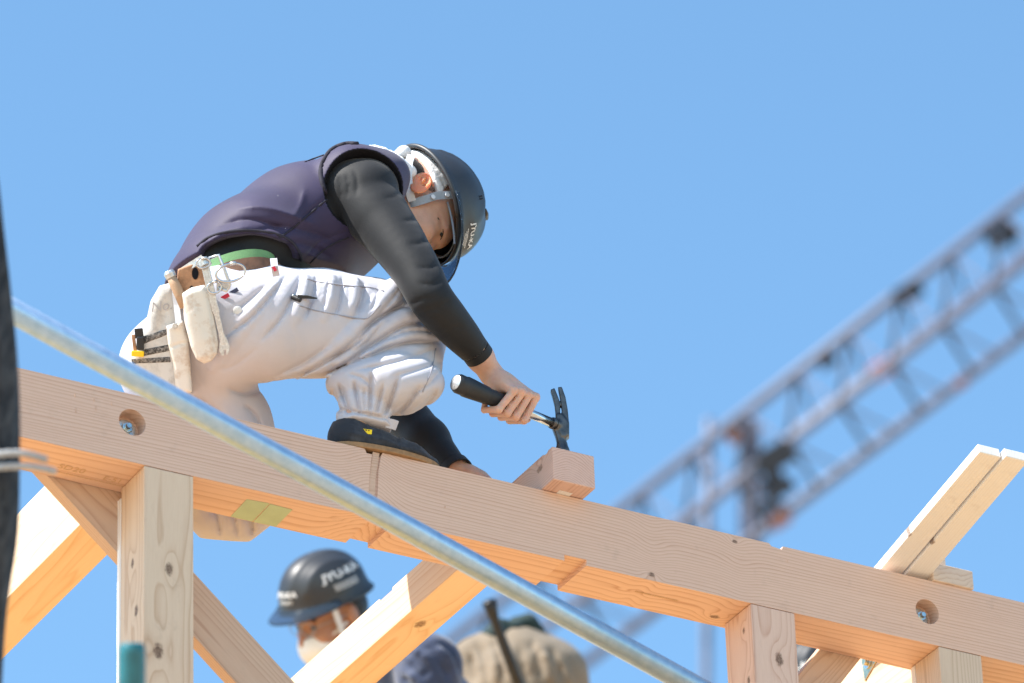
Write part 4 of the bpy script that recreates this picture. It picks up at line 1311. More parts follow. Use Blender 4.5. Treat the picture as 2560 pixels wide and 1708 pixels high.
FOLDS = (
    # groin and thigh
    ([(600, 884), (660, 868), (720, 846), (800, 794), (868, 724), (918, 664)], 0.016, 0.0042), ([(690, 872), (740, 858), (790, 836), (860, 788), (930, 746), (990, 740)], 0.016, 0.0042),
    ([(770, 846), (850, 816), (920, 790), (1000, 784)], 0.015, 0.0040), ([(820, 768), (870, 728), (930, 696)], 0.009, 0.004), ([(850, 748), (905, 710), (960, 704)], 0.008, 0.0038),
    ([(740, 830), (800, 800), (845, 765)], 0.006, 0.004), ([(880, 782), (940, 760), (1000, 762)], 0.008, 0.0038), ([(640, 860), (700, 830), (760, 790)], 0.004, 0.006),
    # waist
    ([(690, 630), (672, 680), (640, 735), (600, 780)], 0.009, 0.0045), ([(725, 635), (716, 685), (700, 730)], 0.010, 0.004), ([(785, 638), (780, 690), (768, 725)], 0.010, 0.004),
    ([(835, 650), (828, 690), (815, 716)], 0.009, 0.004), ([(655, 636), (620, 680), (575, 730), (520, 770)], 0.010, 0.0045), ([(610, 655), (570, 690), (530, 720)], 0.006, 0.004), ([(755, 640), (748, 680), (742, 712)], 0.007, 0.0035), ([(870, 660), (862, 690), (850, 715)], 0.007, 0.0035),
    ([(590, 800), (540, 838), (500, 850)], 0.003, 0.006),
    # shin: folds gathered into the cuff
    ([(776, 880), (790, 915), (802, 952)], 0.014, 0.0045), ([(812, 872), (820, 915), (826, 953)], 0.014, 0.0042), ([(852, 850), (850, 905), (848, 956)], 0.015, 0.0042), ([(880, 880), (870, 920), (862, 958)], 0.010, 0.0036),
    ([(915, 862), (896, 918), (876, 962)], 0.014, 0.0044), ([(965, 885), (930, 932), (890, 968)], 0.015, 0.0046), ([(1004, 895), (965, 940), (910, 968)], 0.012, 0.0042), ([(762, 892), (768, 925), (784, 950)], 0.012, 0.0042), ([(836, 890), (836, 920), (838, 950)], 0.008, 0.0034),
    ([(766, 937), (800, 944), (840, 950), (880, 960), (912, 970)], 0.012, 0.0040),
    ([(1000, 800), (940, 822), (880, 838), (815, 850)], 0.008, 0.0050), ([(1018, 830), (960, 848), (900, 866)], 0.005, 0.0050), ([(1012, 850), (985, 880), (950, 905)], 0.005, 0.0045), ([(800, 858), (830, 868), (850, 885)], 0.006, 0.004),
    # seat and far leg
    ([(560, 930), (585, 955), (598, 985)], 0.010, 0.005), ([(440, 905), (480, 930), (520, 965)], 0.006, 0.006), ([(520, 890), (560, 905), (610, 895)], 0.006, 0.005),
    ([(560, 1170), (574, 1195), (578, 1228)], 0.014, 0.0045), ([(480, 1150), (500, 1190), (505, 1230)], 0.009, 0.005), ([(530, 1150), (538, 1190), (545, 1230)], 0.008, 0.0045),
)
for pp, amp, w in FOLDS:
    T.crease(pp, amp * 1.45, w * 1.15, sharp=True)
trousers = field_obj('trousers', T, m_pants, C1, 1)
TRF = T
def on_leg(x, y, d=0.0, dflt=10.85):
    t_ = TRF.hit(x, y)
    return W(x, y, (t_ if t_ is not None else dflt) - d)

# ankle tab
c_ = W(900, 974, 10.860)
MB().ribbon([c_ - 0.012 * RIGHT + 0.003 * UP, c_ + 0.002 * RIGHT, c_ + 0.009 * RIGHT - 0.003 * UP + 0.008 * FWD], nrm(UP + 0.3 * RIGHT), 0.020, 0.004).build('cuff_tab', m_pants, C1, bevel=0.001)

# ---- shoe
Sh = Field((0.36, -0.04, 0.14), (0.70, 0.15, 0.28), 0.003)
YS = 0.033
Sh.chain([(np.array([0.463, YS + 0.002, 0.182]), 0.036), (np.array([0.52, YS + 0.002, 0.180]), 0.036), (np.array([0.590, YS, 0.170]), 0.035), (np.array([0.640, YS + 0.002, 0.161]), 0.025)], 0.02, L, 1.12)
Sh.chain([(np.array([0.465, YS + 0.004, 0.195]), 0.037), (np.array([0.476, YS + 0.006, 0.225]), 0.040)], 0.02)
Sh.cone(np.array([0.476, YS + 0.006, 0.205]), np.array([0.480, YS + 0.006, 0.30]), 0.0360, 0.042, 0.003, mode='s')
Sh.plane_cut((0.44, 0, 0.2165), (0.20, 0, 1.0))
Sh.plane_cut((0, 0, 0.1625), (0, 0, -1.0))
Sh.fold([(0.560, YS - 0.040, 0.180), (0.572, YS - 0.03, 0.200), (0.575, YS, 0.208)], -0.004, 0.004)
Sh.fold([(0.425, YS - 0.036, 0.176), (0.50, YS - 0.044, 0.174), (0.59, YS - 0.042, 0.167), (0.65, YS - 0.03, 0.166)], -0.003, 0.004)
Sh.fold([(0.43, YS - 0.034, 0.200), (0.48, YS - 0.042, 0.196), (0.53, YS - 0.042, 0.190)], 0.0016, 0.003)
field_obj('shoe', Sh, m_shoe, C1, 1)
out = []
for u in np.linspace(0, 2 * math.pi, 44, endpoint=False):
    cx, cy = math.cos(u), math.sin(u)
    x = 0.545 + 0.121 * np.sign(cx) * abs(cx) ** 0.8
    w_ = 0.042 - 0.005 * max(0, -cx) - 0.008 * max(0, cx) ** 3
    out.append((x, YS + w_ * np.sign(cy) * abs(cy) ** 0.75))
MB().prism(out, (0, 0, 0.1508), (1, 0, 0), (0, 1, 0), (0, 0, 1), 0.0120).build('sole', m_gum, C1, bevel=0.002)
m_yellow = plain('yellow_tag', (0.78, 0.62, 0.02), 0.6, var=0.1)
tt_ = Sh.hit(838, 990) or 10.80
tg = W(838, 990, tt_ - 0.001)
MB().box(tg, (nrm(RIGHT - 0.12 * UP), nrm(UP + 0.12 * RIGHT), FWD), (0.0135, 0.0045, 0.0012)).build('shoe_tag', m_yellow, C1)
for i_ in range(4):
    q_ = tg + nrm(RIGHT - 0.12 * UP) * (-0.0085 + 0.0052 * i_) + nrm(UP + 0.12 * RIGHT) * 0.0026 - FWD * 0.0015
    MB().box(q_, (nrm(RIGHT - 0.12 * UP), nrm(UP + 0.12 * RIGHT), FWD), (0.0016 - 0.0004 * (i_ % 2), 0.0011, 0.0004)).build('tag_print', m_eye, C1)

# ------------------------------------------------------------------ hammer in the hand
m_grip = plain('black_rubber_grip', (0.020, 0.022, 0.026), 0.55, 0, 0.45, 0.25, 40)
m_steel = plain('worn_dark_steel', (0.13, 0.12, 0.115), 0.42, 1.0, 0.5, 0.35, 60, bump=0.1, bscale=150)
m_chrome = plain('chrome_tube', (0.55, 0.56, 0.58), 0.22, 1.0, 0.5, 0.15, 60)
m_silver = plain('scuffed_silver', (0.60, 0.60, 0.60), 0.4, 0.8, 0.5, 0.25, 200)
ham = thing('hammer', HB, 'claw hammer with black rubber grip in the right hand of the kneeling carpenter', 'hammer')
g = MB()
P = []; Rr = []
L_g = 0.60
for i in range(61):
    s = i / 60
    r = 0.0205 - 0.0035 * s - 0.002 * math.exp(-((s - 0.5) / 0.2) ** 2)
    if s < 0.05: r *= 0.80 + 4.0 * s
    if 0.15 < s < 0.52 and i % 2 == 0: r += 0.0016
    if s > 0.93: r *= 1 - (s - 0.93) * 4.5
    P.append(hx(-0.02 + s * L_g)); Rr.append(r)
g.tube(P, Rr, 24).build('grip', m_grip, ham, smooth=True)
MB().tube([hx(-0.028), hx(-0.018)], [0.012, 0.0162], 24).build('end_cap', m_silver, ham, autosmooth=40)
MB().tube([hx(0.52), hx(0.955)], [0.0098, 0.0098], 24).build('shaft', m_chrome, ham, smooth=True)
MB().tube([hx(0.93), hx(0.945), hx(0.965)], [0.0118, 0.0125, 0.0118], 24).build('collar', m_steel, ham, smooth=True)
TF = np.array([0.925, -0.018, 0.2282])       # where the face meets the timber
ua = nrm(W(1284, 893, 11.10) - TF)           # up along the head
ra = nrm(RIGHT - ua * (RIGHT @ ua)); da = np.cross(ra, ua)
if da @ FWD < 0: da = -da
def hq(x, y, z=0.0):                         # view pixel in the plane of the hammer head
    q = W(x, y, 11.06); q0 = TF
    v_ = FWD + RIGHT * ((x * DS - 1280.0) / FPX) - UP * ((y * DS - 854.0) / FPX)
    t_ = ((TF - CAM) @ da) / (v_ @ da)
    return CAM + t_ * v_ + z * da
hd_f = Field(TF - 0.06, TF + np.array([0.09, 0.10, 0.18]), 0.0016)
hd_f.cone(TF + 0.001 * ua, TF + 0.010 * ua, 0.0150, 0.0148, 0.002)
hd_f.cone(TF + 0.010 * ua, TF + 0.026 * ua, 0.0118, 0.0112, 0.005)
O_ = hq(1289, 970)
def cd(x, y):                                # outline measured on an enlarged view of the head
    q = hq((x / 4.356 + 1120) / DS, (y / 4.356 + 900) / DS) - O_
    return (q @ ra, q @ ua)
def plate(pts, hz, r, k): hd_f.slab([cd(*q) for q in pts], O_, ra, ua, da, hz, r, k)
plate([(1115, 340), (1160, 320), (1192, 400), (1222, 480), (1222, 640), (1175, 640), (1160, 500), (1140, 420)], 0.0085, 0.002, 0.0)
plate([(1197, 312), (1240, 308), (1280, 420), (1305, 560), (1318, 700), (1318, 840), (1290, 850), (1238, 780), (1228, 640), (1238, 560), (1222, 440)], 0.0085, 0.002, 0.0)
plate([(1170, 610), (1240, 600), (1318, 700), (1318, 840), (1285, 870), (1230, 860), (1180, 760)], 0.0120, 0.004, 0.002)
plate([(1130, 735), (1200, 720), (1262, 800), (1288, 870), (1272, 915), (1290, 990), (1170, 990), (1190, 930), (1172, 850)], 0.0105, 0.004, 0.003)
hd_f.cone(hx(0.955), hx(1.0), 0.0108, 0.0105, 0.004)
hd_f.plane_cut(TF, -ua)
field_obj('head', hd_f, m_steel, ham, 1)

# ------------------------------------------------------------------ belt and the things that hang on it
m_leather = plain('brown_leather', (0.17, 0.085, 0.050), 0.6, var=0.45, scale=40, bump=0.35, bscale=300)
m_tan = plain('tan_leather', (0.42, 0.22, 0.12), 0.65, var=0.45, scale=45, bump=0.35, bscale=260)
m_green = plain('green_webbing', (0.16, 0.32, 0.14), 0.8, var=0.15, scale=400, bump=0.6, bscale=900)
t = NT('white_worn_leather'); p = t.obj()
a = t.noise(p, 30, 6, 0.7)
c = t.mix(t.ramp(a, [(0.50, 0.0), (0.72, 0.7)]), (0.66, 0.62, 0.56), (0.42, 0.26, 0.15))
m_wleather = t.fin(c, 0.7, 0, 0.3, t.bump(t.noise(p, 160, 4), 0.3, 0.002))
t = NT('dirty_canvas'); p = t.obj()
a = t.noise(p, 22, 6, 0.7)
c = t.mix(t.ramp(a, [(0.48, 0.0), (0.72, 0.7)]), (0.60, 0.58, 0.55), (0.26, 0.24, 0.22))
m_canvas = t.fin(c, 0.9, 0, 0.2, t.bump(t.noise(p, 700, 3), 0.5, 0.002))
t = NT('black_band_worn'); p = t.obj()
a = t.noise(p, 170, 5, 0.7)
m_band = t.fin(t.mix(t.ramp(a, [(0.42, 0.0), (0.66, 1.0)]), (0.035, 0.033, 0.032), (0.32, 0.30, 0.28)), 0.85, 0, 0.3, t.bump(a, 0.6, 0.002))

EX = RIGHT * PX; EYd = -UP * PX
def slab_obj(name, pts, t_, hz, r, mat, parent, h=0.0024, bend=None, creases=(), it=1):
    O_ = W(pts[0][0], pts[0][1], t_)
    out = [((x - pts[0][0]) * PX, -(y - pts[0][1]) * PX) for x, y in pts]
    c3 = np.array([O_ + a * RIGHT + b * UP for a, b in out])
    Fd = Field(c3.min(0) - hz - 0.07, c3.max(0) + hz + 0.07, h)
    Fd.slab(out, O_, RIGHT, UP, FWD, hz, r, bend=bend)
    for pp, amp, w in creases: Fd.crease(pp, amp, w)
    return field_obj(name, Fd, mat, parent, it)


# belt and sash are clothing
ea = nrm((0.975, 0, 0.22)); nb = nrm((-0.22, 0, 0.975))
cb = np.array([0.256, 0.17, 0.0]); cb[2] = W(560, 612, 10.90)[2] + (cb[0] - W(560, 612, 10.90)[0]) * 0.2256
def ringp(q, a_, b_, up): return cb + a_ * math.cos(q) * ea + b_ * math.sin(q) * L + up * nb
Q = np.linspace(0, 2 * math.pi, 49)
MB().ribbon([ringp(q, 0.112, 0.166, 0.002) for q in Q], nb, 0.026, 0.004).build('belt', m_leather, C1, autosmooth=40)
MB().ribbon([ringp(q, 0.104, 0.160, 0.022) for q in Q], nb, 0.028, 0.003).build('sash', m_green, C1, autosmooth=40)
for q in (-1.25, -1.0, -0.75, -0.5):
    c_ = ringp(q, 0.114, 0.168, 0.002); o_ = nrm(math.cos(q) * ea - -math.sin(q) * L)
    MB().tube([c_ - o_ * 0.002, c_ + o_ * 0.0012], [0.0055, 0.0040], 14).build('eyelet', m_chrome, C1, autosmooth=40)
MB().ribbon([W(628, 594, 10.845), W(630, 612, 10.822), W(634, 634, 10.826)], RIGHT, 0.014, 0.003).build('belt_loop', m_pants, C1, bevel=0.0006)
m_redtag = plain('red_tag', (0.62, 0.03, 0.07), 0.6, var=0.1)
MB().ribbon([W(627, 612, 10.818), W(633, 622, 10.818)], RIGHT, 0.006, 0.003).build('red_tab', m_redtag, C1)
m_bluetag = plain('navy_tag', (0.05, 0.06, 0.12), 0.6)
sx_, sy_ = nrm(RIGHT * 0.86 + UP * 0.5), nrm(UP * 0.86 - RIGHT * 0.5)
for x, y, l_, mt in ((517, 681, 0.0085, m_redtag), (537, 669, 0.009, m_bluetag)):
    MB().box(on_leg(x, y, 0.002), (sx_, sy_, FWD), (l_, 0.004, 0.0010)).build('label_patch', mt, C1)
c_ = on_leg(545, 713, 0.0)
MB().tube([c_ + FWD * 0.006, c_ - FWD * 0.003, c_ - FWD * 0.0045], [0.0095, 0.0090, 0.006], 24).build('button', m_print, C1, autosmooth=35)

# canvas pouch
po_ = thing('tool_pouch', W(370, 900, 10.86), 'dirty white canvas tool pouch with black bands hanging behind the hip', 'pouch')
slab_obj('bag', [(404, 646), (368, 656), (348, 690), (336, 745), (318, 775), (300, 820), (285, 850), (300, 885), (330, 905), (395, 908), (440, 900), (436, 830), (428, 760), (418, 690)], 10.875, 0.040, 0.022, m_canvas, po_,
         creases=(([(400, 740), (408, 820), (420, 900)], 0.006, 0.006), ([(380, 690), (372, 740), (365, 770)], 0.003, 0.008)))
for pts_ in ([(328, 772), (383, 755), (386, 768), (330, 790)], [(325, 802), (388, 790), (390, 806), (330, 818)], [(300, 824), (390, 818), (392, 832), (305, 835)]):
    slab_obj('band', pts_, 10.838, 0.0045, 0.003, m_band, po_, 0.0018)
slab_obj('leather_pocket', [(382, 748), (420, 735), (432, 780), (440, 898), (405, 905), (396, 830), (386, 790)], 10.838, 0.016, 0.010, m_wleather, po_,
         creases=(([(386, 800), (410, 790), (430, 786)], 0.003, 0.003),))
c_ = W(401, 748, 10.815)
MB().tube([c_ + FWD * 0.004, c_ - FWD * 0.003], [0.006, 0.0045], 16).build('rivet', m_silver, po_, autosmooth=40)
lettering('No.', 0.028, lambda a, b: W(372, 703, 10.8335) + a * nrm(RIGHT + 0.15 * UP) + b * nrm(UP + 0.1 * RIGHT), plain('faded_ink', (0.40, 0.39, 0.40), 0.8), po_)
MB().ribbon([W(398, 640, 10.845), W(405, 700, 10.830), W(410, 742, 10.815)], RIGHT, 0.012, 0.002).build('rule', m_strapw, po_)

# leather holster with a hammer handle
ho = thing('leather_holster', W(455, 830, 10.80), 'white worn leather holster with rusty stains at the hip', 'holster')
slab_obj('back_plate', [(408, 618), (440, 606), (466, 604), (474, 640), (478, 668), (448, 672), (420, 676), (406, 650)], 10.828, 0.005, 0.003, m_tan, ho, 0.002)
slab_obj('sheath', [(416, 674), (440, 660), (468, 654), (478, 668), (487, 700), (494, 745), (500, 785), (497, 810), (484, 826), (468, 832), (450, 822), (438, 795), (424, 740)], 10.805, 0.017, 0.0145, m_wleather, ho,
         creases=(([(472, 662), (483, 710), (491, 770), (490, 812), (470, 826)], 0.0022, 0.0025), ([(445, 700), (455, 750), (468, 800)], -0.004, 0.014), ([(420, 676), (445, 664), (468, 657)], 0.002, 0.002)))
for (x, y) in ((448, 628), (440, 665)):
    c_ = W(x, y, 10.822)
    MB().tube([c_ + FWD * 0.002, c_ - FWD * 0.0006], 0.012 if y < 640 else 0.008, 20, flat=0.55).build('slot', m_lining, ho)
m_ash = wood('hammer_handle_wood', (0.004, 0.003), 900, (0.50, 0.34, 0.22), (0.28, 0.16, 0.10), warp=0.003)
h2 = thing('hammer', W(420, 690, 10.80), 'wooden hammer handle sticking out of the white leather holster', 'hammer')
MB().tube([W(392, 634, 10.815), W(402, 655, 10.81), W(412, 676, 10.806), W(424, 705, 10.805)], [0.0092, 0.0105, 0.0105, 0.010], 16).build('handle', m_ash, h2, smooth=True)
MB().tube([W(386, 622, 10.816), W(389, 628, 10.816), W(394, 638, 10.815)], [0.0095, 0.0122, 0.0112], 10).build('steel_cap', m_silver, h2, bevel=0.001)

# ratchet spanner
sp_ = thing('scaffold_spanner', W(512, 760, 10.80), 'long chrome scaffold spanner with a forked tip hanging at the hip', 'spanner')
MB().tube([W(466, 598, 10.812), W(472, 612, 10.808)], [0.0135, 0.0135], 20).build('socket_head', m_silver, sp_, bevel=0.001)
MB().ribbon(spline([W(470, 606, 10.806), W(480, 650, 10.80), W(489, 690, 10.797), W(496, 715, 10.797), W(503, 745, 10.799), W(510, 775, 10.801), W(515, 790, 10.802)], 5), nrm(RIGHT + 0.2 * UP),
            [0.016] * 10 + [0.014] * 6 + [0.011] * 8 + [0.013] * 7, 0.007).build('shank', m_silver, sp_, bevel=0.0015)
out = [(507, 775), (519, 773), (527, 795), (526, 808), (520, 815), (518, 803), (515, 803), (514, 816), (508, 816), (503, 805), (503, 790)]
O_ = W(515, 795, 10.802)
MB().prism([((x - 515) * PX, -(y - 795) * PX) for x, y in out], O_ - FWD * 0.003, RIGHT, UP, FWD, 0.006).build('forked_tip', m_silver, sp_, bevel=0.001)

def ring_obj(name, label, x, y, t_, rx, ry, tilt, rw):
    o_ = thing(name, W(x, y, t_), label, 'ring')
    a_, b_ = nrm(RIGHT * math.cos(tilt) + UP * math.sin(tilt) + 0.25 * FWD), nrm(UP * math.cos(tilt) - RIGHT * math.sin(tilt))
    P = [W(x, y, t_) + math.cos(u) * rx * PX * a_ + math.sin(u) * ry * PX * b_ for u in np.linspace(0, 2 * math.pi, 41)]
    MB().tube(P, rw, 10, caps=False).build('loop', m_chrome, o_, smooth=True)
    MB().tube([P[8] - 0.006 * a_, P[8] + 0.006 * a_], rw * 1.5, 10).build('clasp', m_silver, o_, smooth=True)
ring_obj('key_ring', 'large wire ring hanging in front of the brown belt', 529, 626, 10.795, 34, 20, 0.25, 0.0024)
ring_obj('key_ring', 'small wire ring at the middle of the chrome spanner', 492, 660, 10.792, 16, 13, 0.3, 0.0020)
ring_obj('key_ring', 'small wire ring round the top end of the chrome spanner', 466, 604, 10.796, 16, 11, 0.2, 0.0018)
bk = thing('belt_buckle', W(505, 620, 10.80), 'open steel frame buckle hanging on the belt beside the spanner', 'buckle')
MB().tube([W(480, 593, 10.815), W(502, 586, 10.812), W(512, 610, 10.806), W(528, 655, 10.80), W(520, 668, 10.80), W(500, 660, 10.80)], 0.0034, 8).build('frame', m_silver, bk, smooth=True)
MB().box(W(513, 655, 10.805), (nrm(RIGHT + 0.2 * UP), UP, FWD), (0.014, 0.010, 0.0012)).build('plate', m_silver, bk, bevel=0.0008)
sc_ = thing('steel_scale', W(440, 604, 10.83), 'folded steel scale sticking up at the back of the belt', 'tool')
MB().ribbon([W(413, 626, 10.83), W(440, 608, 10.825), W(466, 592, 10.822)], nrm(UP + 0.6 * RIGHT), 0.014, 0.002).build('blade', m_silver, sc_)
MB().ribbon([W(416, 632, 10.832), W(440, 618, 10.828), W(462, 604, 10.825)], nrm(UP + 0.6 * RIGHT), 0.010, 0.003).build('spring_arm', m_grip, sc_)
# cutter in the pouch
m_blackpl = plain('black_plastic', (0.018, 0.018, 0.020), 0.4)
m_yel = plain('yellow_plastic', (0.80, 0.52, 0.01), 0.5, var=0.1)
cu_ = thing('box_cutter', W(320, 800, 10.83), 'black and yellow box cutter clipped to the canvas pouch', 'cutter')
MB().box(W(319, 765, 10.832), (nrm(RIGHT + 0.1 * UP), nrm(UP - 0.1 * RIGHT), FWD), (0.0085, 0.0100, 0.006)).build('cap', m_blackpl, cu_, bevel=0.002)
MB().box(W(322, 788, 10.828), (RIGHT, UP, FWD), (0.0075, 0.0135, 0.006)).build('grip', m_blackpl, cu_, bevel=0.003)
MB().box(W(316, 812, 10.826), (nrm(RIGHT - 0.05 * UP), nrm(UP + 0.05 * RIGHT), FWD), (0.0125, 0.0058, 0.006)).build('slider', m_yel, cu_, bevel=0.002)
MB().box(W(308, 787, 10.830), (nrm(RIGHT + 0.1 * UP), nrm(UP - 0.12 * RIGHT), FWD), (0.0035, 0.0165, 0.003)).build('clip', m_tan, cu_, bevel=0.001)
# pen in the trouser pocket
pe = thing('pen', W(690, 684, 10.86), 'black pen clipped in the pocket of the pale trousers', 'pen')
MB().tube([on_leg(671, 681, 0.007), on_leg(690, 688, 0.004)], [0.0058, 0.0058], 14).build('barrel', m_blackpl, pe, bevel=0.001)
MB().tube([on_leg(673, 679, 0.013), on_leg(675, 681, 0.012)], [0.0045, 0.0045], 12).build('push_button', m_chrome, pe, smooth=True)
MB().ribbon([on_leg(683, 681, 0.012), on_leg(705, 682, 0.010), on_leg(727, 685, 0.006)], UP, [0.0075, 0.0065, 0.003], 0.002).build('clip', m_blackpl, pe)
# pocket edge and seams of the trousers
def seam(pp, r=0.0014, m=None):
    P = [on_leg(x, y, 0.0010) for x, y, _ in spline([(a, b, 0) for a, b in pp], 6)]
    MB().tube(P, r, 6).build('seam', m or m_seam, C1, smooth=True)
m_seam = cloth('seam_thread', (0.34, 0.33, 0.37), 0.9)
seam([(684, 700), (720, 712), (770, 722), (830, 732), (850, 725), (872, 700)])
seam([(705, 640), (735, 648), (790, 655), (850, 660), (880, 668)])
seam([(1000, 800), (990, 850), (970, 900)])
# dark tool handle seen between thigh and calf
dk = thing('pry_bar', W(775, 860, 11.12), 'black ribbed tool handle seen between thigh and calf of the kneeling carpenter', 'tool')
MB().tube([W(735, 815, 11.14), W(770, 862, 11.12), W(800, 900, 11.10)], [0.019, 0.020, 0.019], 8, flat=0.6).build('handle', m_grip, dk, bevel=0.002)
MB().tube([W(715, 790, 11.15), W(736, 816, 11.14)], [0.010, 0.010], 12).build('shank', m_steel, dk, smooth=True)

# ------------------------------------------------------------------ the other workers
def add_head(B, HC, K, Fc, L, s=1.0):
    B.ell(HC + s * (0.036 * K - 0.004 * Fc), (Fc, L, K), (0.098 * s, 0.077 * s, 0.090 * s), 0.0)
    B.ell(HC + s * (-0.030 * K + 0.030 * Fc), (Fc, L, K), (0.066 * s, 0.066 * s, 0.075 * s), 0.03)
    B.ell(HC + s * (-0.078 * K + 0.050 * Fc), (Fc, L, K), (0.045 * s, 0.048 * s, 0.040 * s), 0.03)
    for q in (-1, 1):
        B.ell(HC + s * (-0.030 * K + 0.066 * Fc + q * 0.040 * L), (Fc, L, K), (0.028, 0.026, 0.024), 0.02)
        B.ell(HC + s * (0.002 * K + 0.098 * Fc + q * 0.033 * L), (Fc, L, K), (0.012, 0.016, 0.010), 0.010, 's')
        B.ell(HC + s * (-0.012 * Fc + q * 0.083 * L), (K, Fc, L), (0.032, 0.019, 0.009), 0.008)
    B.ell(HC + s * (0.020 * K + 0.086 * Fc), (Fc, L, K), (0.014, 0.052, 0.011), 0.014)
    B.chain([(HC + s * (0.008 * K + 0.094 * Fc), 0.007), (HC + s * (-0.022 * K + 0.108 * Fc), 0.009), (HC + s * (-0.036 * K + 0.114 * Fc), 0.0115)], 0.010)


T2 = 14.4
P2 = T2 * DS / FPX
def frame(f_, k_):
    f_ = nrm(f_); k_ = nrm(k_ - f_ * (k_ @ f_)); return f_, np.cross(k_, f_), k_
w2 = thing('person', W(900, 1900, T2), 'masked worker in a dark helmet and navy jacket behind the cross beam', 'person', 'workers in the background')
f2, l2, k2 = frame(-0.76 * RIGHT - 0.36 * UP - 0.55 * FWD, -0.16 * RIGHT + 0.97 * UP - 0.1 * FWD)
hc2 = W(762, 1412, T2)
B = Field(W(950, 1620, T2) - 0.62, W(950, 1620, T2) + np.array([0.62, 0.62, 0.62]), 0.007)
add_head(B, hc2, k2, f2, l2)
nk2 = W(850, 1500, T2 + 0.05); ch2 = W(960, 1620, T2 + 0.06)
B.chain([(hc2 - 0.05 * k2 - 0.03 * f2, 0.055), (nk2, 0.06), (ch2, 0.11)], 0.03)
sA = W(985, 1532, T2 - 0.17); sB = W(900, 1590, T2 + 0.22)
B.cone(sA, sB, 0.055, 0.055, 0.04)
B.chain([(sA, 0.05), (W(985, 1760, T2 - 0.25), 0.04), (W(880, 1840, T2 - 0.25), 0.03)], 0.02)
B.chain([(sB, 0.05), (W(860, 1760, T2 + 0.15), 0.04)], 0.02)
B.chain([(ch2, 0.11), (W(1080, 1840, T2 + 0.1), 0.11)], 0.04)
field_obj('body', B, m_skin2, w2, 1)
for q in (-1, 1):
    c_ = hc2 + 0.002 * k2 + 0.081 * f2 + q * 0.033 * l2
    MB().tube([c_, c_ + 0.010 * f2], [0.012, 0.008], 10).build('eye', m_eye, w2, smooth=True)
    MB().tube([hc2 + 0.022 * k2 + 0.094 * f2 + q * 0.016 * l2, hc2 + 0.022 * k2 + 0.084 * f2 + q * 0.05 * l2], 0.005, 8).build('eyebrow', m_hair, w2, smooth=True)
Hh = Field(hc2 - 0.16, hc2 + 0.16, 0.005)
Hh.ell(hc2 + 0.012 * k2 - 0.030 * f2, (f2, l2, k2), (0.076, 0.079, 0.075), 0)
field_obj('hair', Hh, m_hair, w2, 1)
Mk = Field(hc2 - 0.2, hc2 + 0.2, 0.004)
Mk.ell(hc2 - 0.060 * k2 + 0.062 * f2, (f2, l2, k2), (0.062, 0.064, 0.060), 0)
Mk.cut_local(hc2 - 0.022 * k2 + 0.10 * f2, nrm(k2 + 0.15 * f2), 0.19)
Mk.cut_local(hc2 + 0.005 * f2, -f2, 0.19)
m_mask = cloth('white_mask', (0.78, 0.78, 0.79), 0.9, weave=600, wr=0.5, wscale=40)
field_obj('mask', Mk, m_mask, w2, 1)
for q in (-1, 1):
    MB().ribbon([hc2 - 0.03 * k2 + 0.06 * f2 + q * 0.066 * l2, hc2 - 0.012 * k2 + 0.01 * f2 + q * 0.081 * l2], k2, 0.006, 0.002).build('mask_loop', m_mask, w2)
for q in (-1, 1):
    gl = [hc2 + (0.004 + 0.018 * math.sin(u)) * k2 + (0.112 - 0.010 * abs(q * 0.033 + 0.024 * math.cos(u)) / 0.05) * f2 + (q * 0.033 + 0.025 * math.cos(u)) * l2 for u in np.linspace(0, 2 * math.pi, 21)]
    MB().tube(gl, 0.0013, 8, caps=False).build('glasses_rim', m_strap, w2, smooth=True)
    MB().tube([hc2 + 0.006 * k2 + 0.100 * f2 + q * 0.060 * l2, hc2 + 0.006 * k2 + 0.0 * f2 + q * 0.083 * l2], 0.0013, 8).build('glasses_arm', m_strap, w2, smooth=True)
H2 = Helmet(hc2 + 0.045 * k2 + 0.006 * f2, nrm(f2 + 0.05 * k2), l2, nrm(k2 - 0.05 * f2), 1.0, 0.128, 0.108, 0.128, 0.68)
ho2 = H2.build(w2)
sgn = -1 if l2 @ FWD > 0 else 1
thn = math.radians(90 * sgn)
H2.text('JYU-KA', math.radians(100 * sgn), 0.60, 0.034, flip=1.0, bold=0.0010)
for i in range(3): H2.fineprint(math.radians(98 * sgn), 0.62 - 0.24 - 0.05 * i, 0.036, 0.0036)
H2.text('JYU-KA', math.radians(6 * sgn), 0.42, 0.022, bold=0.0008)
for i in range(2): H2.fineprint(math.radians(6 * sgn), 0.42 - 0.13 - 0.04 * i, 0.024, 0.003)
nl = l2 * sgn
for (a, b) in ((0.03, -0.02), (0.035, -0.05)):
    pass
MB().ribbon(spline([H2.pt(math.radians(70 * sgn), 0.0, -0.004), hc2 - 0.03 * k2 + 0.035 * f2 + 0.080 * nl, hc2 - 0.085 * k2 + 0.03 * f2 + 0.055 * nl], 6), f2, 0.017, 0.002).build('chin_strap', m_strapw, ho2)
m_navy = cloth('navy_jacket', (0.035, 0.050, 0.105), 0.7, 0.3, var=0.5, stain_or_highlight=((0.30, 0.33, 0.40), 0.75), wr=1.2, wscale=16, ridge=1.5, ridge_scale=9.0)  # pale blotches: highlights put into the colour of the jacket's pattern
J = Field(W(950, 1660, T2) - 0.62, W(950, 1660, T2) + 0.62, 0.008)
J.chain([(W(935, 1560, T2 + 0.06), 0.10), (ch2, 0.135), (W(1080, 1840, T2 + 0.1), 0.15)], 0.05, FWD, 1.25)
J.cone(sA, sB, 0.085, 0.085, 0.06)
J.chain([(sA, 0.085), (W(985, 1760, T2 - 0.25), 0.075), (W(890, 1830, T2 - 0.25), 0.055)], 0.03)
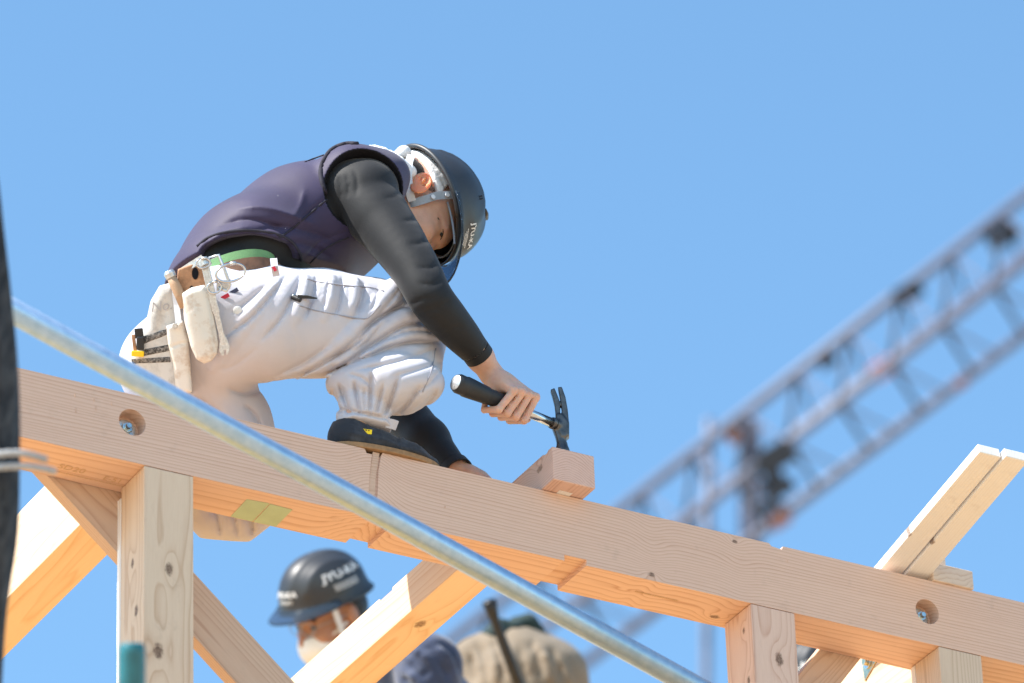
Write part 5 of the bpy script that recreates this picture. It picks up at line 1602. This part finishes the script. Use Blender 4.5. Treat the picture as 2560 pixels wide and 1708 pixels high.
J.chain([(sB, 0.085), (W(860, 1760, T2 + 0.15), 0.07)], 0.03)
for pp in ([(930, 1500), (960, 1530), (985, 1568)], [(960, 1480), (1000, 1520), (1030, 1568)], [(900, 1520), (930, 1550), (940, 1590)], [(1000, 1475), (1035, 1505), (1050, 1560)]):
    J.crease(pp, 0.018, 0.016, T2 - 0.6, T2 + 0.6, sharp=True)
for pp in ([(900, 1530, 8), (940, 1545, 14), (975, 1580, 10)], [(950, 1490, 8), (985, 1515, 14), (1010, 1560, 10)], [(1005, 1485, 6), (1030, 1515, 12), (1045, 1560, 10)], [(925, 1505, 8), (960, 1530, 12), (990, 1570, 10)]):
    J.roll(pp, 12, 0.008, T2 - 0.6, T2 + 0.6)
J.chain([(W(872, 1505, T2 - 0.02), 0.05), (W(900, 1530, T2 - 0.05), 0.06)], 0.02)
field_obj('jacket', J, m_navy, w2, 1)

T3 = 15.6
w3 = thing('person', W(1200, 1950, T3), 'worker in a beige jacket bending away, only the back visible', 'person', 'workers in the background')
B = Field(W(1190, 1640, T3) - 0.55, W(1190, 1640, T3) + 0.55, 0.009)
c3_ = W(1195, 1580, T3 + 0.05); n3 = W(1185, 1500, T3 + 0.26)
f3, l3, k3 = frame(-0.55 * UP + 0.8 * FWD, 0.8 * FWD + 0.5 * UP)
add_head(B, W(1180, 1530, T3 + 0.42), nrm(FWD - 0.3 * UP), nrm(-UP - 0.3 * FWD), RIGHT)
B.chain([(W(1180, 1530, T3 + 0.38), 0.055), (n3, 0.06), (c3_, 0.12), (W(1200, 1850, T3), 0.12)], 0.04)
B.chain([(W(1090, 1530, T3 + 0.1), 0.05), (W(1060, 1700, T3 + 0.15), 0.04)], 0.03)
B.chain([(W(1290, 1560, T3 + 0.1), 0.05), (W(1310, 1730, T3 + 0.15), 0.04)], 0.03)
B.cone(W(1090, 1530, T3 + 0.1), W(1290, 1560, T3 + 0.1), 0.06, 0.06, 0.04)
field_obj('body', B, m_skin2, w3, 1)
m_beige = cloth('beige_jacket', (0.22, 0.17, 0.12), 0.8, 0.1, var=0.2, wr=1.2, wscale=12, ridge=2.0, ridge_scale=6.0)
m_dgreen = cloth('dark_green_hood', (0.020, 0.040, 0.040), 0.85, 0.1, wr=1.0, wscale=22)
J = Field(W(1190, 1660, T3) - 0.6, W(1190, 1660, T3) + 0.6, 0.008)
J.chain([(W(1175, 1535, T3 + 0.10), 0.13), (c3_, 0.16), (W(1200, 1850, T3), 0.17)], 0.06, FWD, 0.9)
J.chain([(W(1095, 1530, T3 + 0.1), 0.085), (W(1062, 1700, T3 + 0.15), 0.075)], 0.05)
J.chain([(W(1270, 1550, T3 + 0.1), 0.10), (W(1300, 1730, T3 + 0.15), 0.09)], 0.05)
for pp in ([(1090, 1470), (1110, 1520), (1125, 1568)], [(1130, 1460), (1150, 1510), (1160, 1568)], [(1215, 1470), (1235, 1510), (1240, 1568)], [(1255, 1490), (1280, 1520), (1290, 1568)], [(1080, 1500), (1090, 1540), (1095, 1575)], [(1190, 1480), (1200, 1530), (1205, 1568)]):
    J.crease(pp, 0.022, 0.020, T3 - 0.6, T3 + 0.6, sharp=True)
for pp in ([(1085, 1480, 8), (1100, 1520, 14), (1112, 1570, 12)], [(1150, 1470, 8), (1170, 1520, 16), (1180, 1570, 12)], [(1230, 1480, 8), (1255, 1520, 16), (1262, 1570, 12)], [(1275, 1500, 8), (1298, 1540, 12), (1305, 1570, 10)], [(1130, 1500, 8), (1138, 1540, 14), (1142, 1570, 10)]):
    J.roll(pp, 12, 0.008, T3 - 0.6, T3 + 0.6)
field_obj('jacket', J, m_beige, w3, 1)
Hd = Field(W(1175, 1440, T3 + 0.1) - 0.22, W(1175, 1440, T3 + 0.1) + 0.22, 0.007)
Hd.chain([(W(1118, 1458, T3 + 0.08), 0.020), (W(1150, 1446, T3 + 0.05), 0.032), (W(1185, 1450, T3 + 0.05), 0.030)], 0.02)
Hd.chain([(W(1188, 1440, T3 + 0.08), 0.034), (W(1212, 1432, T3 + 0.08), 0.028), (W(1232, 1452, T3 + 0.09), 0.026)], 0.012)
Hd.crease([(1150, 1425), (1180, 1445), (1215, 1440)], 0.012, 0.012, T3 - 0.4, T3 + 0.4)
field_obj('hood', Hd, m_dgreen, w3, 1)
st_ = thing('pry_bar', W(1200, 1700, T3 - 0.25), 'black bar with a flared end standing in front of the beige jacket', 'tool')
MB().tube([W(1122, 1381, T3 - 0.35), W(1127, 1396, T3 - 0.345), W(1136, 1425, T3 - 0.335), W(1160, 1490, T3 - 0.31), W(1240, 1700, T3 - 0.25)], [0.021, 0.019, 0.0135, 0.0150, 0.018], 16).build('shaft', m_grip, st_, smooth=True)
MB().tube([W(1120.5, 1378, T3 - 0.351), W(1122, 1382, T3 - 0.35)], [0.017, 0.0215], 16).build('end_cap', m_blackpl, st_, smooth=True)

T4 = 14.5
w4 = thing('person', W(1885, 1900, T4), 'worker in a dark helmet glimpsed in the gap beside the middle right post', 'person', 'workers in the background')
f4, l4, k4 = frame(-0.75 * RIGHT - 0.3 * UP - 0.55 * FWD, UP - 0.2 * RIGHT)
hc4 = W(1895, 1600, T4)
B = Field(W(1900, 1700, T4) - 0.45, W(1900, 1700, T4) + 0.45, 0.010)
add_head(B, hc4, k4, f4, l4)
B.chain([(hc4 - 0.05 * k4 - 0.03 * f4, 0.055), (W(1915, 1720, T4 + 0.05), 0.07), (W(1930, 1900, T4 + 0.05), 0.14)], 0.03)
field_obj('body', B, m_skin2, w4, 1)
J = Field(W(1930, 1850, T4) - 0.4, W(1930, 1850, T4) + 0.4, 0.012)
J.chain([(W(1920, 1800, T4 + 0.05), 0.13), (W(1930, 1950, T4 + 0.05), 0.17)], 0.05, RIGHT, 1.3)
field_obj('jacket', J, m_navy, w4, 1)
H4 = Helmet(hc4 + 0.045 * k4, f4, l4, k4, 1.0, 0.138, 0.116, 0.138)
ho4 = H4.build(w4)
s4_ = -1 if l4 @ FWD > 0 else 1
H4.text('JYU-KA', math.radians(35 * s4_), 0.5, 0.034, bold=0.001)

# ------------------------------------------------------------------ tower crane boom far behind
m_crane = plain('crane_paint', (0.12, 0.135, 0.20), 0.5, 0, 0.4, 0.2, 6)
m_cranedark = plain('crane_dark_steel', (0.03, 0.04, 0.06), 0.5, 0.3, 0.4, 0.3, 6)
m_rust = plain('crane_rust', (0.30, 0.13, 0.07), 0.7, 0, 0.3, 0.4, 10)
m_red = plain('crane_red', (0.62, 0.22, 0.20), 0.5, 0, 0.4, 0.2, 10)
TC = 60.0
CS = TC / 33.0
cr = thing('crane', W(1750, 1300, TC), 'lattice boom of a crane, blurred behind the timber frame', 'crane')


def cl(x0, y0, x1, y1, x, t):
    return W(x, y0 + (y1 - y0) * (x - x0) / (x1 - x0), t)


chords = [lambda x: cl(1430, 1163, 2350, 452, x, TC), lambda x: cl(1760, 1052, 2350, 603, x, TC - 0.5 * CS), lambda x: cl(1810, 1172, 2350, 768, x, TC), lambda x: cl(1760, 1045, 2350, 590, x, TC + 0.5 * CS)]
for i, c in enumerate(chords):
    MB().tube([c(900), c(2900)], (0.036 if i != 1 else 0.034) * CS, 12).build('chord', m_crane, cr, smooth=True)
xs = list(range(1120, 2800, 118))
for j, x in enumerate(xs):
    a, b, c, d = chords
    x2 = x + 118
    off = 60
    for (P, Q, x_a, x_b, r, m) in ((a, b, x, x - 20, 0.014, m_cranedark), (b, c, x - 20, x + 50, 0.014, m_cranedark), (a, d, x, x + 40, 0.009, m_cranedark),
                                   (a, b, x, x + 95, 0.008, m_crane), (b, c, x - 20, x2 - 10, 0.008, m_crane)):
        MB().tube([P(x_a), Q(x_b)], r * CS * 1.25, 8).build('lattice_bar', m, cr, smooth=True)
for (x, y, r, m, t) in ((2085, 672, 0.065, m_cranedark, TC - .05), (2300, 540, 0.075, m_cranedark, TC - .05), (2200, 720, 0.032, m_rust, TC - .55), (2205, 880, 0.032, m_rust, TC - .05), (1778, 1050, 0.085, m_cranedark, TC - 1.2), (1800, 1118, 0.05, m_cranedark, TC - 1.2), (1768, 1160, 0.05, m_cranedark, TC - 1.2), (1740, 1075, 0.04, m_cranedark, TC - 1.2), (1790, 1192, 0.050, m_rust, TC - .1), (1690, 1000, 0.045, m_rust, TC), (2030, 845, 0.060, m_red, TC - .55), (1900, 830, 0.04, m_cranedark, TC), (1775, 1110, .06, m_cranedark, TC - .3)):
    c0 = W(x, y, t)
    MB().box(c0, (nrm(RIGHT + 0.6 * UP), nrm(UP - 0.6 * RIGHT), FWD), (r * CS * 1.3, r * 0.9 * CS, r * 0.6 * CS)).build('joint_plate', m, cr, bevel=0.012)
# mast legs under the boom
for x in (1628, 1712, 1735):
    MB().tube([W(x, 960, TC + 0.2), W(x - 5 + (x - 1690) * 0.5, 3600, TC + 0.2)], (0.045 if x == 1712 else 0.030) * CS, 12).build('mast_leg', m_crane, cr, smooth=True)

# ------------------------------------------------------------------ stamps on the underside of the main beam
m_stamp = plain('brown_stamp_ink', (0.52, 0.34, 0.20), 0.8)
lettering('SD20', 0.026, lambda a, b: np.array([-0.120 + a, 0.074 - b, -0.0006]), m_stamp, beam)
lettering('E-51', 0.022, lambda a, b: np.array([-0.030 + a, 0.080 - b, -0.0006]), m_stamp, beam)
def barprint(x0, x1, y, h, n):
    v = []; f = []
    x = x0
    while x < x1:
        w = random.uniform(0.001, 0.0028)
        k = len(v)
        v += [(x, y, -0.0006), (x + w, y, -0.0006), (x + w, y + h, -0.0006), (x, y + h, -0.0006)]
        f.append((k, k + 1, k + 2, k + 3)); x += w + random.uniform(0.0008, 0.0018)
    mesh_obj('fine_print', v, f, m_stamp, beam)
barprint(-0.15, 0.0, 0.094, 0.004, 0)
barprint(1.125, 1.225, 0.052, 0.006, 0)
